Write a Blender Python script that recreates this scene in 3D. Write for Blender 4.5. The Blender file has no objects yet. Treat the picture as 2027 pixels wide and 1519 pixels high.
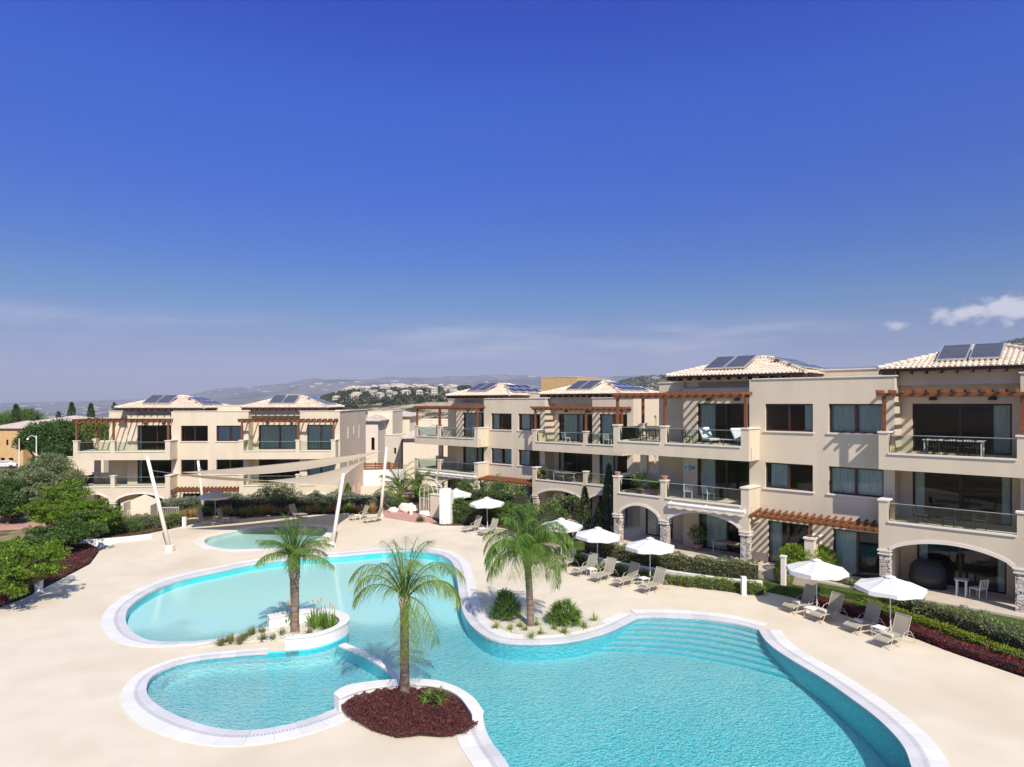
import bpy, math, random
import numpy as np
from mathutils import Vector, Matrix
from mathutils.geometry import tessellate_polygon
R = math.radians
# ------------------------------------------------------------ camera, sky, sun
scene = bpy.context.scene
F, HY, EYE = 1268.4, 797.5, 9.6          # focal length and horizon row measured on a 2027 x 1519 picture
cam = bpy.data.cameras.new('camera'); camo = bpy.data.objects.new('camera', cam)
scene.collection.objects.link(camo); scene.camera = camo
camo.location = (0, 0, EYE); camo.rotation_euler = (R(90), 0, 0)
cam.sensor_width = 36; cam.sensor_fit = 'HORIZONTAL'; cam.lens = 36 * F / 2027
cam.shift_y = (HY - 759.5) / 2027
cam.clip_start = .1; cam.clip_end = 40000
scene.render.resolution_x = 1024; scene.render.resolution_y = 767
SUN = Vector((.25, -.68, .69)).normalized()
world = bpy.data.worlds.new('World'); scene.world = world; world.use_nodes = True
wn = world.node_tree; wn.nodes.clear()
def N(nt, t, **k):
    n = nt.nodes.new(t)
    for a, b in k.items(): setattr(n, a, b)
    return n
wout = N(wn, 'ShaderNodeOutputWorld'); wbg = N(wn, 'ShaderNodeBackground')
sky = N(wn, 'ShaderNodeTexSky', sky_type='NISHITA', sun_disc=False)
sky.sun_elevation = math.asin(SUN.z); sky.sun_rotation = math.atan2(SUN.x, SUN.y)
sky.air_density = 1.0; sky.dust_density = .3; sky.ozone_density = 2.5
wbg.inputs['Strength'].default_value = .085
wtc = N(wn, 'ShaderNodeTexCoord'); wsep = N(wn, 'ShaderNodeSeparateXYZ'); wn.links.new(wtc.outputs['Generated'], wsep.inputs[0])
wramp = N(wn, 'ShaderNodeValToRGB')            # sky tint by height: deep polarised blue over a dusty band, added bright zenith
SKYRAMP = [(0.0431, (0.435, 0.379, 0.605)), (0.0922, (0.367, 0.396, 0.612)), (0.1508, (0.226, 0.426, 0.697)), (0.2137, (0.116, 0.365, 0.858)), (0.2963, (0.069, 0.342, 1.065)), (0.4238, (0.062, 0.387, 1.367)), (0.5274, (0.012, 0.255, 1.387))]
SKYRAMP = SKYRAMP + [(.62, (.95,1.0,1.25)), (.8, (2.6,2.35,1.95))]  # unseen high sky brightened, added as fill light for the shaded walls
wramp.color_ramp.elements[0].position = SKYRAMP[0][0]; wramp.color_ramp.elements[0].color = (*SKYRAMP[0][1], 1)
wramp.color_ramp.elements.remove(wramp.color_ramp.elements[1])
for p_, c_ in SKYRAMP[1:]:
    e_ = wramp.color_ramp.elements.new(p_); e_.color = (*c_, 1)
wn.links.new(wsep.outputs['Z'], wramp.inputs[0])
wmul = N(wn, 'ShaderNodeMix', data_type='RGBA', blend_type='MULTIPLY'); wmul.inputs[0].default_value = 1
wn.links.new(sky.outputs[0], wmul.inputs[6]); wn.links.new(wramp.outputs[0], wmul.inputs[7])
# clouds: a thin veil low over the hills and small cumulus to the right
def wmath(op, a, b=None, c=None):
    n = N(wn, 'ShaderNodeMath', operation=op)
    for i, v in enumerate((a, b, c)):
        if v is None: continue
        if isinstance(v, (int, float)): n.inputs[i].default_value = v
        else: wn.links.new(v, n.inputs[i])
    return n.outputs[0]
def wnoise(scale, sx, sy, sz, detail=6, rough=.6):
    mp = N(wn, 'ShaderNodeMapping'); mp.inputs['Scale'].default_value = (sx, sy, sz); wn.links.new(wtc.outputs['Generated'], mp.inputs[0])
    nz = N(wn, 'ShaderNodeTexNoise'); nz.inputs['Scale'].default_value = scale; nz.inputs['Detail'].default_value = detail; nz.inputs['Roughness'].default_value = rough
    wn.links.new(mp.outputs[0], nz.inputs[0]); return nz.outputs[0]
def smooth(x, a, b):
    n = N(wn, 'ShaderNodeMapRange', interpolation_type='SMOOTHSTEP'); n.inputs[1].default_value = a; n.inputs[2].default_value = b
    wn.links.new(x, n.inputs[0]); return n.outputs[0]
def between(x, a, b, c, d): return wmath('MULTIPLY', smooth(x, a, b), wmath('SUBTRACT', 1, smooth(x, c, d)))
zz, xx = wsep.outputs['Z'], wsep.outputs['X']
veil = wmath('MULTIPLY', smooth(wnoise(2.2, 1, 1, 9), .45, .75), between(zz, .03, .085, .11, .135))
veil = wmath('MULTIPLY', veil, .42)
def puff(px, py, rx, ry, seed=0):
    d = Vector(((px-1013.5)/F, 1, (HY-py)/F)).normalized()
    a = wmath('DIVIDE', wmath('SUBTRACT', xx, d.x), rx/F); b = wmath('DIVIDE', wmath('SUBTRACT', zz, d.z), ry/F)
    r = wmath('SQRT', wmath('ADD', wmath('MULTIPLY', a, a), wmath('MULTIPLY', b, b)))
    nz = wnoise(48, 1, 1, 1.3, 5, .55)
    v = wmath('ADD', wmath('SUBTRACT', 1, r), wmath('MULTIPLY', wmath('SUBTRACT', nz, .5), 2.2))
    return wmath('MULTIPLY', smooth(v, -.05, .8), smooth(wsep.outputs['Y'], .1, .3))
cl = wmath('MAXIMUM', wmath('MAXIMUM', puff(1915, 620, 42, 20), puff(1998, 612, 46, 26)), wmath('MULTIPLY', puff(1775, 644, 20, 9), .75))
cl = wmath('MAXIMUM', wmath('MULTIPLY', cl, .82), veil)
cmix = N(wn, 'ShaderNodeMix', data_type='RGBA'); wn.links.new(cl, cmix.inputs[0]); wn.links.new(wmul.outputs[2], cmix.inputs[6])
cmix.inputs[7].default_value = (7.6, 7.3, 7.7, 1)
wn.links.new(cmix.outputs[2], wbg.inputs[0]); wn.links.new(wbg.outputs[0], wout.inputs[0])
sl = bpy.data.lights.new('sun', 'SUN'); sl.energy = 4.3; sl.angle = R(.5); sl.color = (1, .93, .82)
slo = bpy.data.objects.new('sun', sl); scene.collection.objects.link(slo)
slo.rotation_euler = SUN.to_track_quat('Z', 'Y').to_euler()
scene.view_settings.view_transform = 'Standard'; scene.view_settings.look = 'None'
scene.view_settings.exposure = .46; scene.view_settings.gamma = 1
cyc = scene.cycles; cyc.max_bounces = 8; cyc.transparent_max_bounces = 24; cyc.caustics_refractive = False; cyc.caustics_reflective = False

# ------------------------------------------------------------ helpers
rnd = random.Random(7); rng = np.random.default_rng(7)
COL = scene.collection
def at(px, py, z=0):                                    # a pixel on the level z, as a point of the place
    Y = F*(EYE-z)/(py-HY); return Vector(((px-1013.5)*Y/F, Y, z))
def atY(px, py, Y): return Vector(((px-1013.5)*Y/F, Y, EYE-(py-HY)*Y/F))
def tag(o, label=None, cat=None, group=None, kind=None):
    if label: o['label'] = label
    if cat: o['category'] = cat
    if group: o['group'] = group
    if kind: o['kind'] = kind
    return o
def empty(name, loc=(0, 0, 0), rz=0, label=None, cat=None, group=None):
    o = bpy.data.objects.new(name, None); COL.objects.link(o); o.location = loc; o.rotation_euler = (0, 0, rz)
    o.empty_display_size = .2
    return tag(o, label, cat, group)
class MB:
    def __init__(s): s.v = []; s.f = []; s.uv = None
    def add(s, vs, fs):
        b = len(s.v); s.v += [tuple(p) for p in vs]; s.f += [tuple(b+i for i in f) for f in fs]; return s
    def box(s, x0, x1, y0, y1, z0, z1):
        return s.add([(x0,y0,z0),(x1,y0,z0),(x1,y1,z0),(x0,y1,z0),(x0,y0,z1),(x1,y0,z1),(x1,y1,z1),(x0,y1,z1)],
              [(0,3,2,1),(4,5,6,7),(0,1,5,4),(1,2,6,5),(2,3,7,6),(3,0,4,7)])
    def bar(s, a, b, w, h=None, up=(0,0,1)):            # rectangular bar from a to b
        h = h or w; a = Vector(a); b = Vector(b); d = (b-a).normalized(); u = Vector(up)
        if abs(d.dot(u)) > .98: u = Vector((1,0,0))
        x = d.cross(u).normalized()*w/2; y = x.cross(d).normalized()*h/2
        vs = [p+i*x+j*y for p in (a, b) for i, j in ((-1,-1),(1,-1),(1,1),(-1,1))]
        return s.add(vs, [(0,1,2,3),(7,6,5,4),(0,4,5,1),(1,5,6,2),(2,6,7,3),(3,7,4,0)])
    def tube(s, pts, r, n=8, cap=True):
        pts = [Vector(p) for p in pts]; rs = r if isinstance(r, (list, tuple)) else [r]*len(pts)
        b = len(s.v); m = len(pts); ref = None
        for i, p in enumerate(pts):
            d = (pts[min(i+1, m-1)]-pts[max(i-1, 0)]).normalized()
            if ref is None: ref = Vector((0,0,1)) if abs(d.z) < .9 else Vector((1,0,0))
            x = d.cross(ref).normalized(); y = d.cross(x).normalized(); ref = x.cross(d)*-1 if False else ref
            if abs(d.dot(ref)) > .95: ref = Vector((1,0,0)) if abs(d.x) < .9 else Vector((0,1,0))
            for k in range(n):
                a = 2*math.pi*k/n; s.v.append(tuple(p+rs[i]*(math.cos(a)*x+math.sin(a)*y)))
        for i in range(m-1):
            for k in range(n):
                s.f.append((b+i*n+k, b+i*n+(k+1) % n, b+(i+1)*n+(k+1) % n, b+(i+1)*n+k))
        if cap: s.f.append(tuple(b+k for k in range(n))[::-1]); s.f.append(tuple(b+(m-1)*n+k for k in range(n)))
        return s
    def lathe(s, prof, n=16, c=(0,0,0)):
        b = len(s.v)
        for r_, z in prof:
            for k in range(n):
                a = 2*math.pi*k/n; s.v.append((c[0]+r_*math.cos(a), c[1]+r_*math.sin(a), c[2]+z))
        for i in range(len(prof)-1):
            for k in range(n): s.f.append((b+i*n+k, b+i*n+(k+1) % n, b+(i+1)*n+(k+1) % n, b+(i+1)*n+k))
        s.f.append(tuple(b+k for k in range(n))[::-1]); s.f.append(tuple(b+(len(prof)-1)*n+k for k in range(n)))
        return s
    def prism(s, poly, z0, z1):                         # a simple polygon (XY) as a solid slab
        b = len(s.v); n = len(poly); s.v += [(p[0], p[1], z0) for p in poly]+[(p[0], p[1], z1) for p in poly]
        tr = tessellate_polygon([[Vector((p[0], p[1], 0)) for p in poly]])
        for t in tr:
            a, c, d = (poly[i] for i in t)
            if (c[0]-a[0])*(d[1]-a[1])-(c[1]-a[1])*(d[0]-a[0]) < 0: t = t[::-1]
            s.f.append(tuple(b+n+i for i in t)); s.f.append(tuple(b+i for i in t[::-1]))
        ar = sum(poly[i][0]*poly[(i+1) % n][1]-poly[(i+1) % n][0]*poly[i][1] for i in range(n))
        for i in range(n):
            j = (i+1) % n; q = (b+i, b+j, b+n+j, b+n+i); s.f.append(q if ar > 0 else q[::-1])
        return s
    def build(s, name, mat, parent=None, smooth=False, bevel=0):
        me = bpy.data.meshes.new(name); me.from_pydata(s.v, [], s.f); me.update()
        if s.uv is not None:
            ul = me.uv_layers.new(name='UVMap'); vi = np.empty(len(me.loops), dtype=np.int32); me.loops.foreach_get('vertex_index', vi)
            ul.data.foreach_set('uv', np.array(s.uv, dtype=np.float32)[vi].ravel())
        if mat: me.materials.append(mat)
        if smooth: me.polygons.foreach_set('use_smooth', [True]*len(me.polygons))
        o = bpy.data.objects.new(name, me); COL.objects.link(o)
        if parent: o.parent = parent
        if bevel:
            m = o.modifiers.new('bevel', 'BEVEL'); m.width = bevel; m.segments = 2; m.limit_method = 'ANGLE'
        return o
def copy_tree(o, parent=None):
    c = o.copy(); COL.objects.link(c); c.parent = parent
    for ch in o.children: copy_tree(ch, c)
    return c
def spline(pts, closed=False, step=.35):                # Catmull-Rom resample of 2-D/3-D points
    P = [Vector((*p, 0)) if len(p) == 2 else Vector(p) for p in pts]; n = len(P); out = []
    rng_ = range(n) if closed else range(n-1)
    for i in rng_:
        p0 = P[(i-1) % n] if closed or i > 0 else P[0]*2-P[1]
        p1, p2 = P[i], P[(i+1) % n]
        p3 = P[(i+2) % n] if closed or i+2 < n else P[-1]*2-P[-2]
        d01, d12, d23 = [max((a-b).length, 1e-4)**.5 for a, b in ((p1,p0),(p2,p1),(p3,p2))]
        m1 = (p1-p0)/d01-(p2-p0)/(d01+d12)+(p2-p1)/d12; m2 = (p2-p1)/d12-(p3-p1)/(d12+d23)+(p3-p2)/d23
        m1 *= d12; m2 *= d12; k = max(1, int((p2-p1).length/step))
        for j in range(k):
            t = j/k; out.append((2*t**3-3*t*t+1)*p1+(t**3-2*t*t+t)*m1+(-2*t**3+3*t*t)*p2+(t**3-t*t)*m2)
    if not closed: out.append(P[-1])
    return out
# ------------------------------------------------------------ materials
def mat(name, col=(.5,.5,.5), rough=.6, **k):
    m = bpy.data.materials.new(name); m.use_nodes = True; nt = m.node_tree; b = nt.nodes['Principled BSDF']
    b.inputs['Base Color'].default_value = (*col, 1); b.inputs['Roughness'].default_value = rough
    for a, v in k.items(): b.inputs[a.replace('_', ' ')].default_value = v
    return m
def noisy(name, c1, c2, scale=3, rough=.7, bump=0, bscale=None, detail=6, vec='Object', stretch=(1,1,1), contrast=(.35,.65), spec=.3, c3=None, s3=.5, dist=.02):
    m = mat(name, c1, rough); nt = m.node_tree; b = nt.nodes['Principled BSDF']; b.inputs['Specular IOR Level'].default_value = spec
    tc = N(nt, 'ShaderNodeTexCoord'); mp = N(nt, 'ShaderNodeMapping'); mp.inputs['Scale'].default_value = stretch
    nt.links.new(tc.outputs[vec], mp.inputs[0])
    nz = N(nt, 'ShaderNodeTexNoise'); nz.inputs['Scale'].default_value = scale; nz.inputs['Detail'].default_value = detail
    nt.links.new(mp.outputs[0], nz.inputs[0])
    cr = N(nt, 'ShaderNodeValToRGB'); cr.color_ramp.elements[0].position, cr.color_ramp.elements[1].position = contrast
    cr.color_ramp.elements[0].color = (*c1, 1); cr.color_ramp.elements[1].color = (*c2, 1)
    nt.links.new(nz.outputs[0], cr.inputs[0]); last = cr.outputs[0]
    if c3:
        n2 = N(nt, 'ShaderNodeTexNoise'); n2.inputs['Scale'].default_value = s3; nt.links.new(mp.outputs[0], n2.inputs[0])
        r2 = N(nt, 'ShaderNodeMapRange'); r2.inputs[1].default_value = .5; r2.inputs[2].default_value = .75; nt.links.new(n2.outputs[0], r2.inputs[0])
        mx = N(nt, 'ShaderNodeMix', data_type='RGBA'); nt.links.new(r2.outputs[0], mx.inputs[0]); nt.links.new(last, mx.inputs[6]); mx.inputs[7].default_value = (*c3, 1); last = mx.outputs[2]
    nt.links.new(last, b.inputs['Base Color'])
    if bump:
        n3 = N(nt, 'ShaderNodeTexNoise'); n3.inputs['Scale'].default_value = bscale or scale*8; n3.inputs['Detail'].default_value = 4; nt.links.new(mp.outputs[0], n3.inputs[0])
        bp = N(nt, 'ShaderNodeBump'); bp.inputs['Strength'].default_value = bump; bp.inputs['Distance'].default_value = dist
        nt.links.new(n3.outputs[0], bp.inputs['Height']); nt.links.new(bp.outputs[0], b.inputs['Normal'])
    return m
def leafmat(name, c1, c2, trans=.35, rough=.5, c3=None):
    m = bpy.data.materials.new(name); m.use_nodes = True; nt = m.node_tree; b = nt.nodes['Principled BSDF']
    g = N(nt, 'ShaderNodeNewGeometry'); cr = N(nt, 'ShaderNodeValToRGB')
    cr.color_ramp.elements[0].color = (*c1, 1); cr.color_ramp.elements[1].color = (*c2, 1)
    if c3: e = cr.color_ramp.elements.new(.93); e.color = (*c2, 1); cr.color_ramp.elements[-1].color = (*c3, 1)
    nt.links.new(g.outputs['Random Per Island'], cr.inputs[0]); nt.links.new(cr.outputs[0], b.inputs['Base Color'])
    b.inputs['Roughness'].default_value = rough; b.inputs['Specular IOR Level'].default_value = .35
    t = N(nt, 'ShaderNodeBsdfTranslucent'); hs = N(nt, 'ShaderNodeHueSaturation'); hs.inputs['Value'].default_value = 1.5; hs.inputs['Saturation'].default_value = 1.1
    nt.links.new(cr.outputs[0], hs.inputs['Color']); nt.links.new(hs.outputs[0], t.inputs[0])
    mx = N(nt, 'ShaderNodeMixShader'); mx.inputs[0].default_value = trans
    nt.links.new(b.outputs[0], mx.inputs[1]); nt.links.new(t.outputs[0], mx.inputs[2]); nt.links.new(mx.outputs[0], nt.nodes['Material Output'].inputs[0])
    return m
def glassmat(name, tint, refl=1.0, rough=0.0, ior=1.5):
    m = bpy.data.materials.new(name); m.use_nodes = True; nt = m.node_tree; nt.nodes.remove(nt.nodes['Principled BSDF'])
    tr = N(nt, 'ShaderNodeBsdfTransparent'); tr.inputs[0].default_value = (*tint, 1)
    gl = N(nt, 'ShaderNodeBsdfGlossy'); gl.inputs['Roughness'].default_value = rough; gl.inputs[0].default_value = (refl, refl, refl, 1)
    fr = N(nt, 'ShaderNodeFresnel'); fr.inputs[0].default_value = ior; mx = N(nt, 'ShaderNodeMixShader')
    nt.links.new(fr.outputs[0], mx.inputs[0]); nt.links.new(tr.outputs[0], mx.inputs[1]); nt.links.new(gl.outputs[0], mx.inputs[2])
    nt.links.new(mx.outputs[0], nt.nodes['Material Output'].inputs[0]); return m
M = {}
M['stucco'] = noisy('stucco', (.645,.55,.41), (.69,.59,.445), 1.0, .9, .3, 50, spec=.1, c3=(.60,.505,.38), s3=.45, dist=.012, stretch=(1.3,1.3,.3), detail=9)
M['trim'] = noisy('trim_stucco', (.75,.68,.58), (.79,.72,.62), 2, .8, .1, 40, spec=.15)
M['cream'] = noisy('cream_render', (.70,.60,.46), (.74,.64,.5), 1.5, .85, .1, 40, spec=.1)
M['white'] = noisy('white_paint', (.76,.75,.73), (.8,.79,.77), 3, .6, spec=.3)
M['ochre'] = noisy('ochre_render', (.55,.36,.16), (.62,.42,.2), 1.5, .9, spec=.1)
M['frame'] = noisy('brown_aluminium', (.045,.018,.012), (.07,.026,.018), 6, .4, spec=.4)
M['wood'] = noisy('stained_pine', (.145,.052,.022), (.25,.098,.042), 3, .55, .3, 30, stretch=(.6,6,6), spec=.25)
M['pane'] = glassmat('window_glass', (.84,.88,.84), 1.0, 0, 1.46)
M['rail_glass'] = glassmat('balustrade_glass', (.82,.89,.86), 1.0, 0, 1.3)
M['curtain'] = noisy('curtain_cloth', (.58,.72,.62), (.82,.9,.83), 5, .9, stretch=(9,9,.25))
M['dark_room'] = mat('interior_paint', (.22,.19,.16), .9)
M['trim2'] = noisy('planter_coping', (.70,.67,.63), (.76,.73,.69), 3, .6, spec=.3)
M['metal'] = mat('pale_metal', (.62,.61,.6), .35, Metallic=.6)
M['black'] = mat('black_metal', (.03,.03,.035), .4)
M['pv'] = noisy('photovoltaic_glass', (.012,.016,.035), (.02,.026,.05), 2, .12, spec=.6)
M['collector'] = noisy('collector_glass', (.07,.072,.085), (.09,.09,.105), 2, .2, spec=.6)
def stone():
    m = mat('rubble_stone', (.5,.45,.4), .9); nt = m.node_tree; b = nt.nodes['Principled BSDF']
    tc = N(nt, 'ShaderNodeTexCoord'); br = N(nt, 'ShaderNodeTexVoronoi', feature='DISTANCE_TO_EDGE'); v2 = N(nt, 'ShaderNodeTexVoronoi')
    mp = N(nt, 'ShaderNodeMapping'); mp.inputs['Scale'].default_value = (4.2, 4.2, 6.5); nt.links.new(tc.outputs['Object'], mp.inputs[0])
    for n in (br, v2): nt.links.new(mp.outputs[0], n.inputs[0]); n.inputs['Scale'].default_value = 1; n.inputs['Randomness'].default_value = .75
    cr = N(nt, 'ShaderNodeValToRGB'); cr.color_ramp.elements[0].color = (.16,.13,.11,1); cr.color_ramp.elements[1].color = (1,1,1,1)
    cr.color_ramp.elements[0].position = .02; cr.color_ramp.elements[1].position = .06; nt.links.new(br.outputs['Distance'], cr.inputs[0])
    c2 = N(nt, 'ShaderNodeValToRGB'); c2.color_ramp.elements[0].color = (.42,.36,.3,1); c2.color_ramp.elements[1].color = (.68,.63,.57,1)
    s = N(nt, 'ShaderNodeSeparateColor'); nt.links.new(v2.outputs['Color'], s.inputs[0]); nt.links.new(s.outputs[0], c2.inputs[0])
    mx = N(nt, 'ShaderNodeMix', data_type='RGBA', blend_type='MULTIPLY'); mx.inputs[0].default_value = 1
    nt.links.new(c2.outputs[0], mx.inputs[6]); nt.links.new(cr.outputs[0], mx.inputs[7]); nt.links.new(mx.outputs[2], b.inputs['Base Color'])
    bp = N(nt, 'ShaderNodeBump'); bp.inputs['Strength'].default_value = .6; bp.inputs['Distance'].default_value = .03; nt.links.new(cr.outputs[0], bp.inputs['Height']); nt.links.new(bp.outputs[0], b.inputs['Normal'])
    return m
M['stone'] = stone()
M['tile'] = noisy('clay_tile', (.56,.46,.36), (.76,.66,.53), 2.2, .8, contrast=(.3,.7), spec=.2, c3=(.56,.40,.29), s3=4)
M['tile_dark'] = mat('eaves_timber', (.06,.03,.02), .7)
M['paving'] = noisy('terrace_paving', (.52,.44,.35), (.58,.5,.4), 2, .8, .1, 30, spec=.2)
M['deck'] = noisy('pool_deck_render', (.645,.558,.43), (.70,.61,.48), .7, .75, .3, 14, spec=.2, c3=(.60,.505,.38), s3=.22, dist=.006, detail=10)
M['lawn'] = noisy('lawn_grass', (.045,.075,.014), (.09,.125,.03), 3, .9, .4, 60, spec=.1)
M['soil'] = noisy('soil', (.075,.05,.032), (.12,.085,.055), 4, .95, .5, 30, spec=.1)
M['gravel'] = noisy('white_pebbles', (.50,.45,.36), (.74,.70,.6), 22, .9, .6, 60, spec=.2, contrast=(.42,.6))
M['pink'] = noisy('pink_paving', (.46,.24,.2), (.52,.3,.25), 2, .85, .1, 30, spec=.15)
M['brick'] = noisy('red_brick_path', (.26,.10,.07), (.33,.14,.1), 2, .9, .2, 30, spec=.15)
M['asphalt'] = noisy('asphalt', (.16,.17,.18), (.2,.21,.22), 1.5, .9, spec=.2)
M['pool_wall'] = noisy('pool_wall_mosaic', (.08,.76,.88), (.11,.80,.90), 5, .4, spec=.4)
M['pool_floor'] = noisy('pool_floor_mosaic', (.76,.88,.87), (.82,.91,.90), 7, .5, spec=.3)
def coping_mat(name, a, b, per, groove):
    m = mat(name, a, .55); nt = m.node_tree; bs = nt.nodes['Principled BSDF']; uv = N(nt, 'ShaderNodeTexCoord'); sp = N(nt, 'ShaderNodeSeparateXYZ'); nt.links.new(uv.outputs['UV'], sp.inputs[0])
    def mm(op, x, y=None, z=None):
        n = N(nt, 'ShaderNodeMath', operation=op)
        for i, v in enumerate((x, y, z)):
            if v is None: continue
            if isinstance(v, (int, float)): n.inputs[i].default_value = v
            else: nt.links.new(v, n.inputs[i])
        return n.outputs[0]
    u = mm('DIVIDE', sp.outputs[0], per); fr = mm('FRACT', u); j = mm('LESS_THAN', fr, .03)
    wn_ = N(nt, 'ShaderNodeTexWhiteNoise', noise_dimensions='1D'); nt.links.new(mm('FLOOR', u), wn_.inputs['W'])
    mx = N(nt, 'ShaderNodeMix', data_type='RGBA'); mx.inputs[6].default_value = (*a, 1); mx.inputs[7].default_value = (*b, 1)
    nz = N(nt, 'ShaderNodeTexNoise'); nz.inputs['Scale'].default_value = 1.1; nt.links.new(uv.outputs['Object'], nz.inputs[0])
    nt.links.new(mm('MULTIPLY_ADD', wn_.outputs['Value'], .6, mm('SUBTRACT', nz.outputs[0], .35)), mx.inputs[0])
    # a drainage grille of fine slots along the middle, here and there clearly open
    v = sp.outputs[1]; band = mm('MULTIPLY', mm('GREATER_THAN', v, groove[0]), mm('LESS_THAN', v, groove[1]))
    sl_ = mm('LESS_THAN', mm('FRACT', mm('DIVIDE', sp.outputs[0], .09)), .4)
    dk = mm('MAXIMUM', mm('MULTIPLY', j, .25), mm('MULTIPLY', mm('MULTIPLY', band, sl_), .55))
    m2 = N(nt, 'ShaderNodeMix', data_type='RGBA'); nt.links.new(dk, m2.inputs[0]); nt.links.new(mx.outputs[2], m2.inputs[6]); m2.inputs[7].default_value = (.2,.19,.2,1)
    nt.links.new(m2.outputs[2], bs.inputs['Base Color']); return m
M['coping_outer'] = coping_mat('pool_coping_marble', (.69,.665,.63), (.78,.755,.715), .62, (2, 3))
M['coping_inner'] = coping_mat('pool_edge_marble', (.55,.53,.54), (.68,.66,.665), .62, (.68, .93))
def watermat(name, absorb, dens, ripple=1.0, mask=None):
    m = bpy.data.materials.new(name); m.use_nodes = True; nt = m.node_tree; nt.nodes.remove(nt.nodes['Principled BSDF'])
    out = nt.nodes['Material Output']; tc = N(nt, 'ShaderNodeTexCoord')
    def noise(sc, det, st=(1,1,1), ty='ShaderNodeTexNoise', dist=0):
        mp = N(nt, 'ShaderNodeMapping'); mp.inputs['Scale'].default_value = st; nt.links.new(tc.outputs['Object'], mp.inputs[0])
        n = N(nt, ty); n.inputs['Scale'].default_value = sc; nt.links.new(mp.outputs[0], n.inputs[0])
        if ty == 'ShaderNodeTexNoise': n.inputs['Detail'].default_value = det; n.inputs['Distortion'].default_value = dist
        return n
    def mth(op, a, b=None, c=None):
        n = N(nt, 'ShaderNodeMath', operation=op)
        for i, v in enumerate((a, b, c)):
            if v is None: continue
            if isinstance(v, (int, float)): n.inputs[i].default_value = v
            else: nt.links.new(v, n.inputs[i])
        return n.outputs[0]
    # calm in the lee of the left lobe, lively in the open basin
    pos = N(nt, 'ShaderNodeSeparateXYZ'); nt.links.new(tc.outputs['Object'], pos.inputs[0])
    if mask:
        d = mth('ADD', mth('MULTIPLY', pos.outputs[0], mask[0]), mth('ADD', mth('MULTIPLY', pos.outputs[1], mask[1]), mask[2]))
        big = noise(.35, 2); act = N(nt, 'ShaderNodeMapRange', interpolation_type='SMOOTHSTEP'); act.inputs[1].default_value = -1.5; act.inputs[2].default_value = 2.5; act.inputs[3].default_value = .06; act.inputs[4].default_value = 1
        nt.links.new(mth('ADD', d, mth('MULTIPLY', mth('SUBTRACT', big.outputs[0], .5), 6)), act.inputs[0]); A = act.outputs[0]
    else:
        v = N(nt, 'ShaderNodeValue'); v.outputs[0].default_value = 1; A = v.outputs[0]
    n1 = noise(7.5, 4, (1, 1.3, 1), dist=.7); n2 = noise(17, 3, (1, 1.25, 1), dist=.6); patch = noise(.5, 2)
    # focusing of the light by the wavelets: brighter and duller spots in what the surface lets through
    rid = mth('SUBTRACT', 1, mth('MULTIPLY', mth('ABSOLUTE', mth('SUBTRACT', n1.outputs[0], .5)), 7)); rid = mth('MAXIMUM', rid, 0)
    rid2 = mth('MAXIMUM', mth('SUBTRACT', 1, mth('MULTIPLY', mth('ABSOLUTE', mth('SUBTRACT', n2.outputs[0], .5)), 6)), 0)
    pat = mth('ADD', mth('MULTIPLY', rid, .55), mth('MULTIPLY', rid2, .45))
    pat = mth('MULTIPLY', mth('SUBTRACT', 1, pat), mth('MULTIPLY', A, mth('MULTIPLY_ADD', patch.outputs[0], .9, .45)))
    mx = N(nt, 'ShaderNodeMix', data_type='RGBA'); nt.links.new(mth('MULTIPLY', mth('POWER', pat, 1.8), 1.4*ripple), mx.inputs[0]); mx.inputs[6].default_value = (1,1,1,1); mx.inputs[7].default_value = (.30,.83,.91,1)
    tr = N(nt, 'ShaderNodeBsdfTransparent'); nt.links.new(mx.outputs[2], tr.inputs[0])
    h = mth('ADD', mth('MULTIPLY', n1.outputs[0], .7), mth('MULTIPLY', n2.outputs[0], .3))
    bp = N(nt, 'ShaderNodeBump'); bp.inputs['Distance'].default_value = .07; nt.links.new(h, bp.inputs['Height']); nt.links.new(mth('MULTIPLY', A, .55*ripple), bp.inputs['Strength'])
    gl = N(nt, 'ShaderNodeBsdfGlossy'); gl.inputs['Roughness'].default_value = .02; nt.links.new(bp.outputs[0], gl.inputs['Normal'])
    fr = N(nt, 'ShaderNodeFresnel'); fr.inputs[0].default_value = 1.33; nt.links.new(bp.outputs[0], fr.inputs['Normal'])
    ms = N(nt, 'ShaderNodeMixShader'); nt.links.new(fr.outputs[0], ms.inputs[0]); nt.links.new(tr.outputs[0], ms.inputs[1]); nt.links.new(gl.outputs[0], ms.inputs[2]); nt.links.new(ms.outputs[0], out.inputs[0])
    va = N(nt, 'ShaderNodeVolumeAbsorption'); va.inputs[0].default_value = (*absorb, 1); va.inputs[1].default_value = dens; nt.links.new(va.outputs[0], out.inputs['Volume'])
    return m
M['water'] = watermat('pool_water', (.12,.955,.98), .27, 1.3, (.15, -1, 29.5))
M['water_shallow'] = watermat('paddling_pool_water', (.35,.94,.98), .4, .15)
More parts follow.
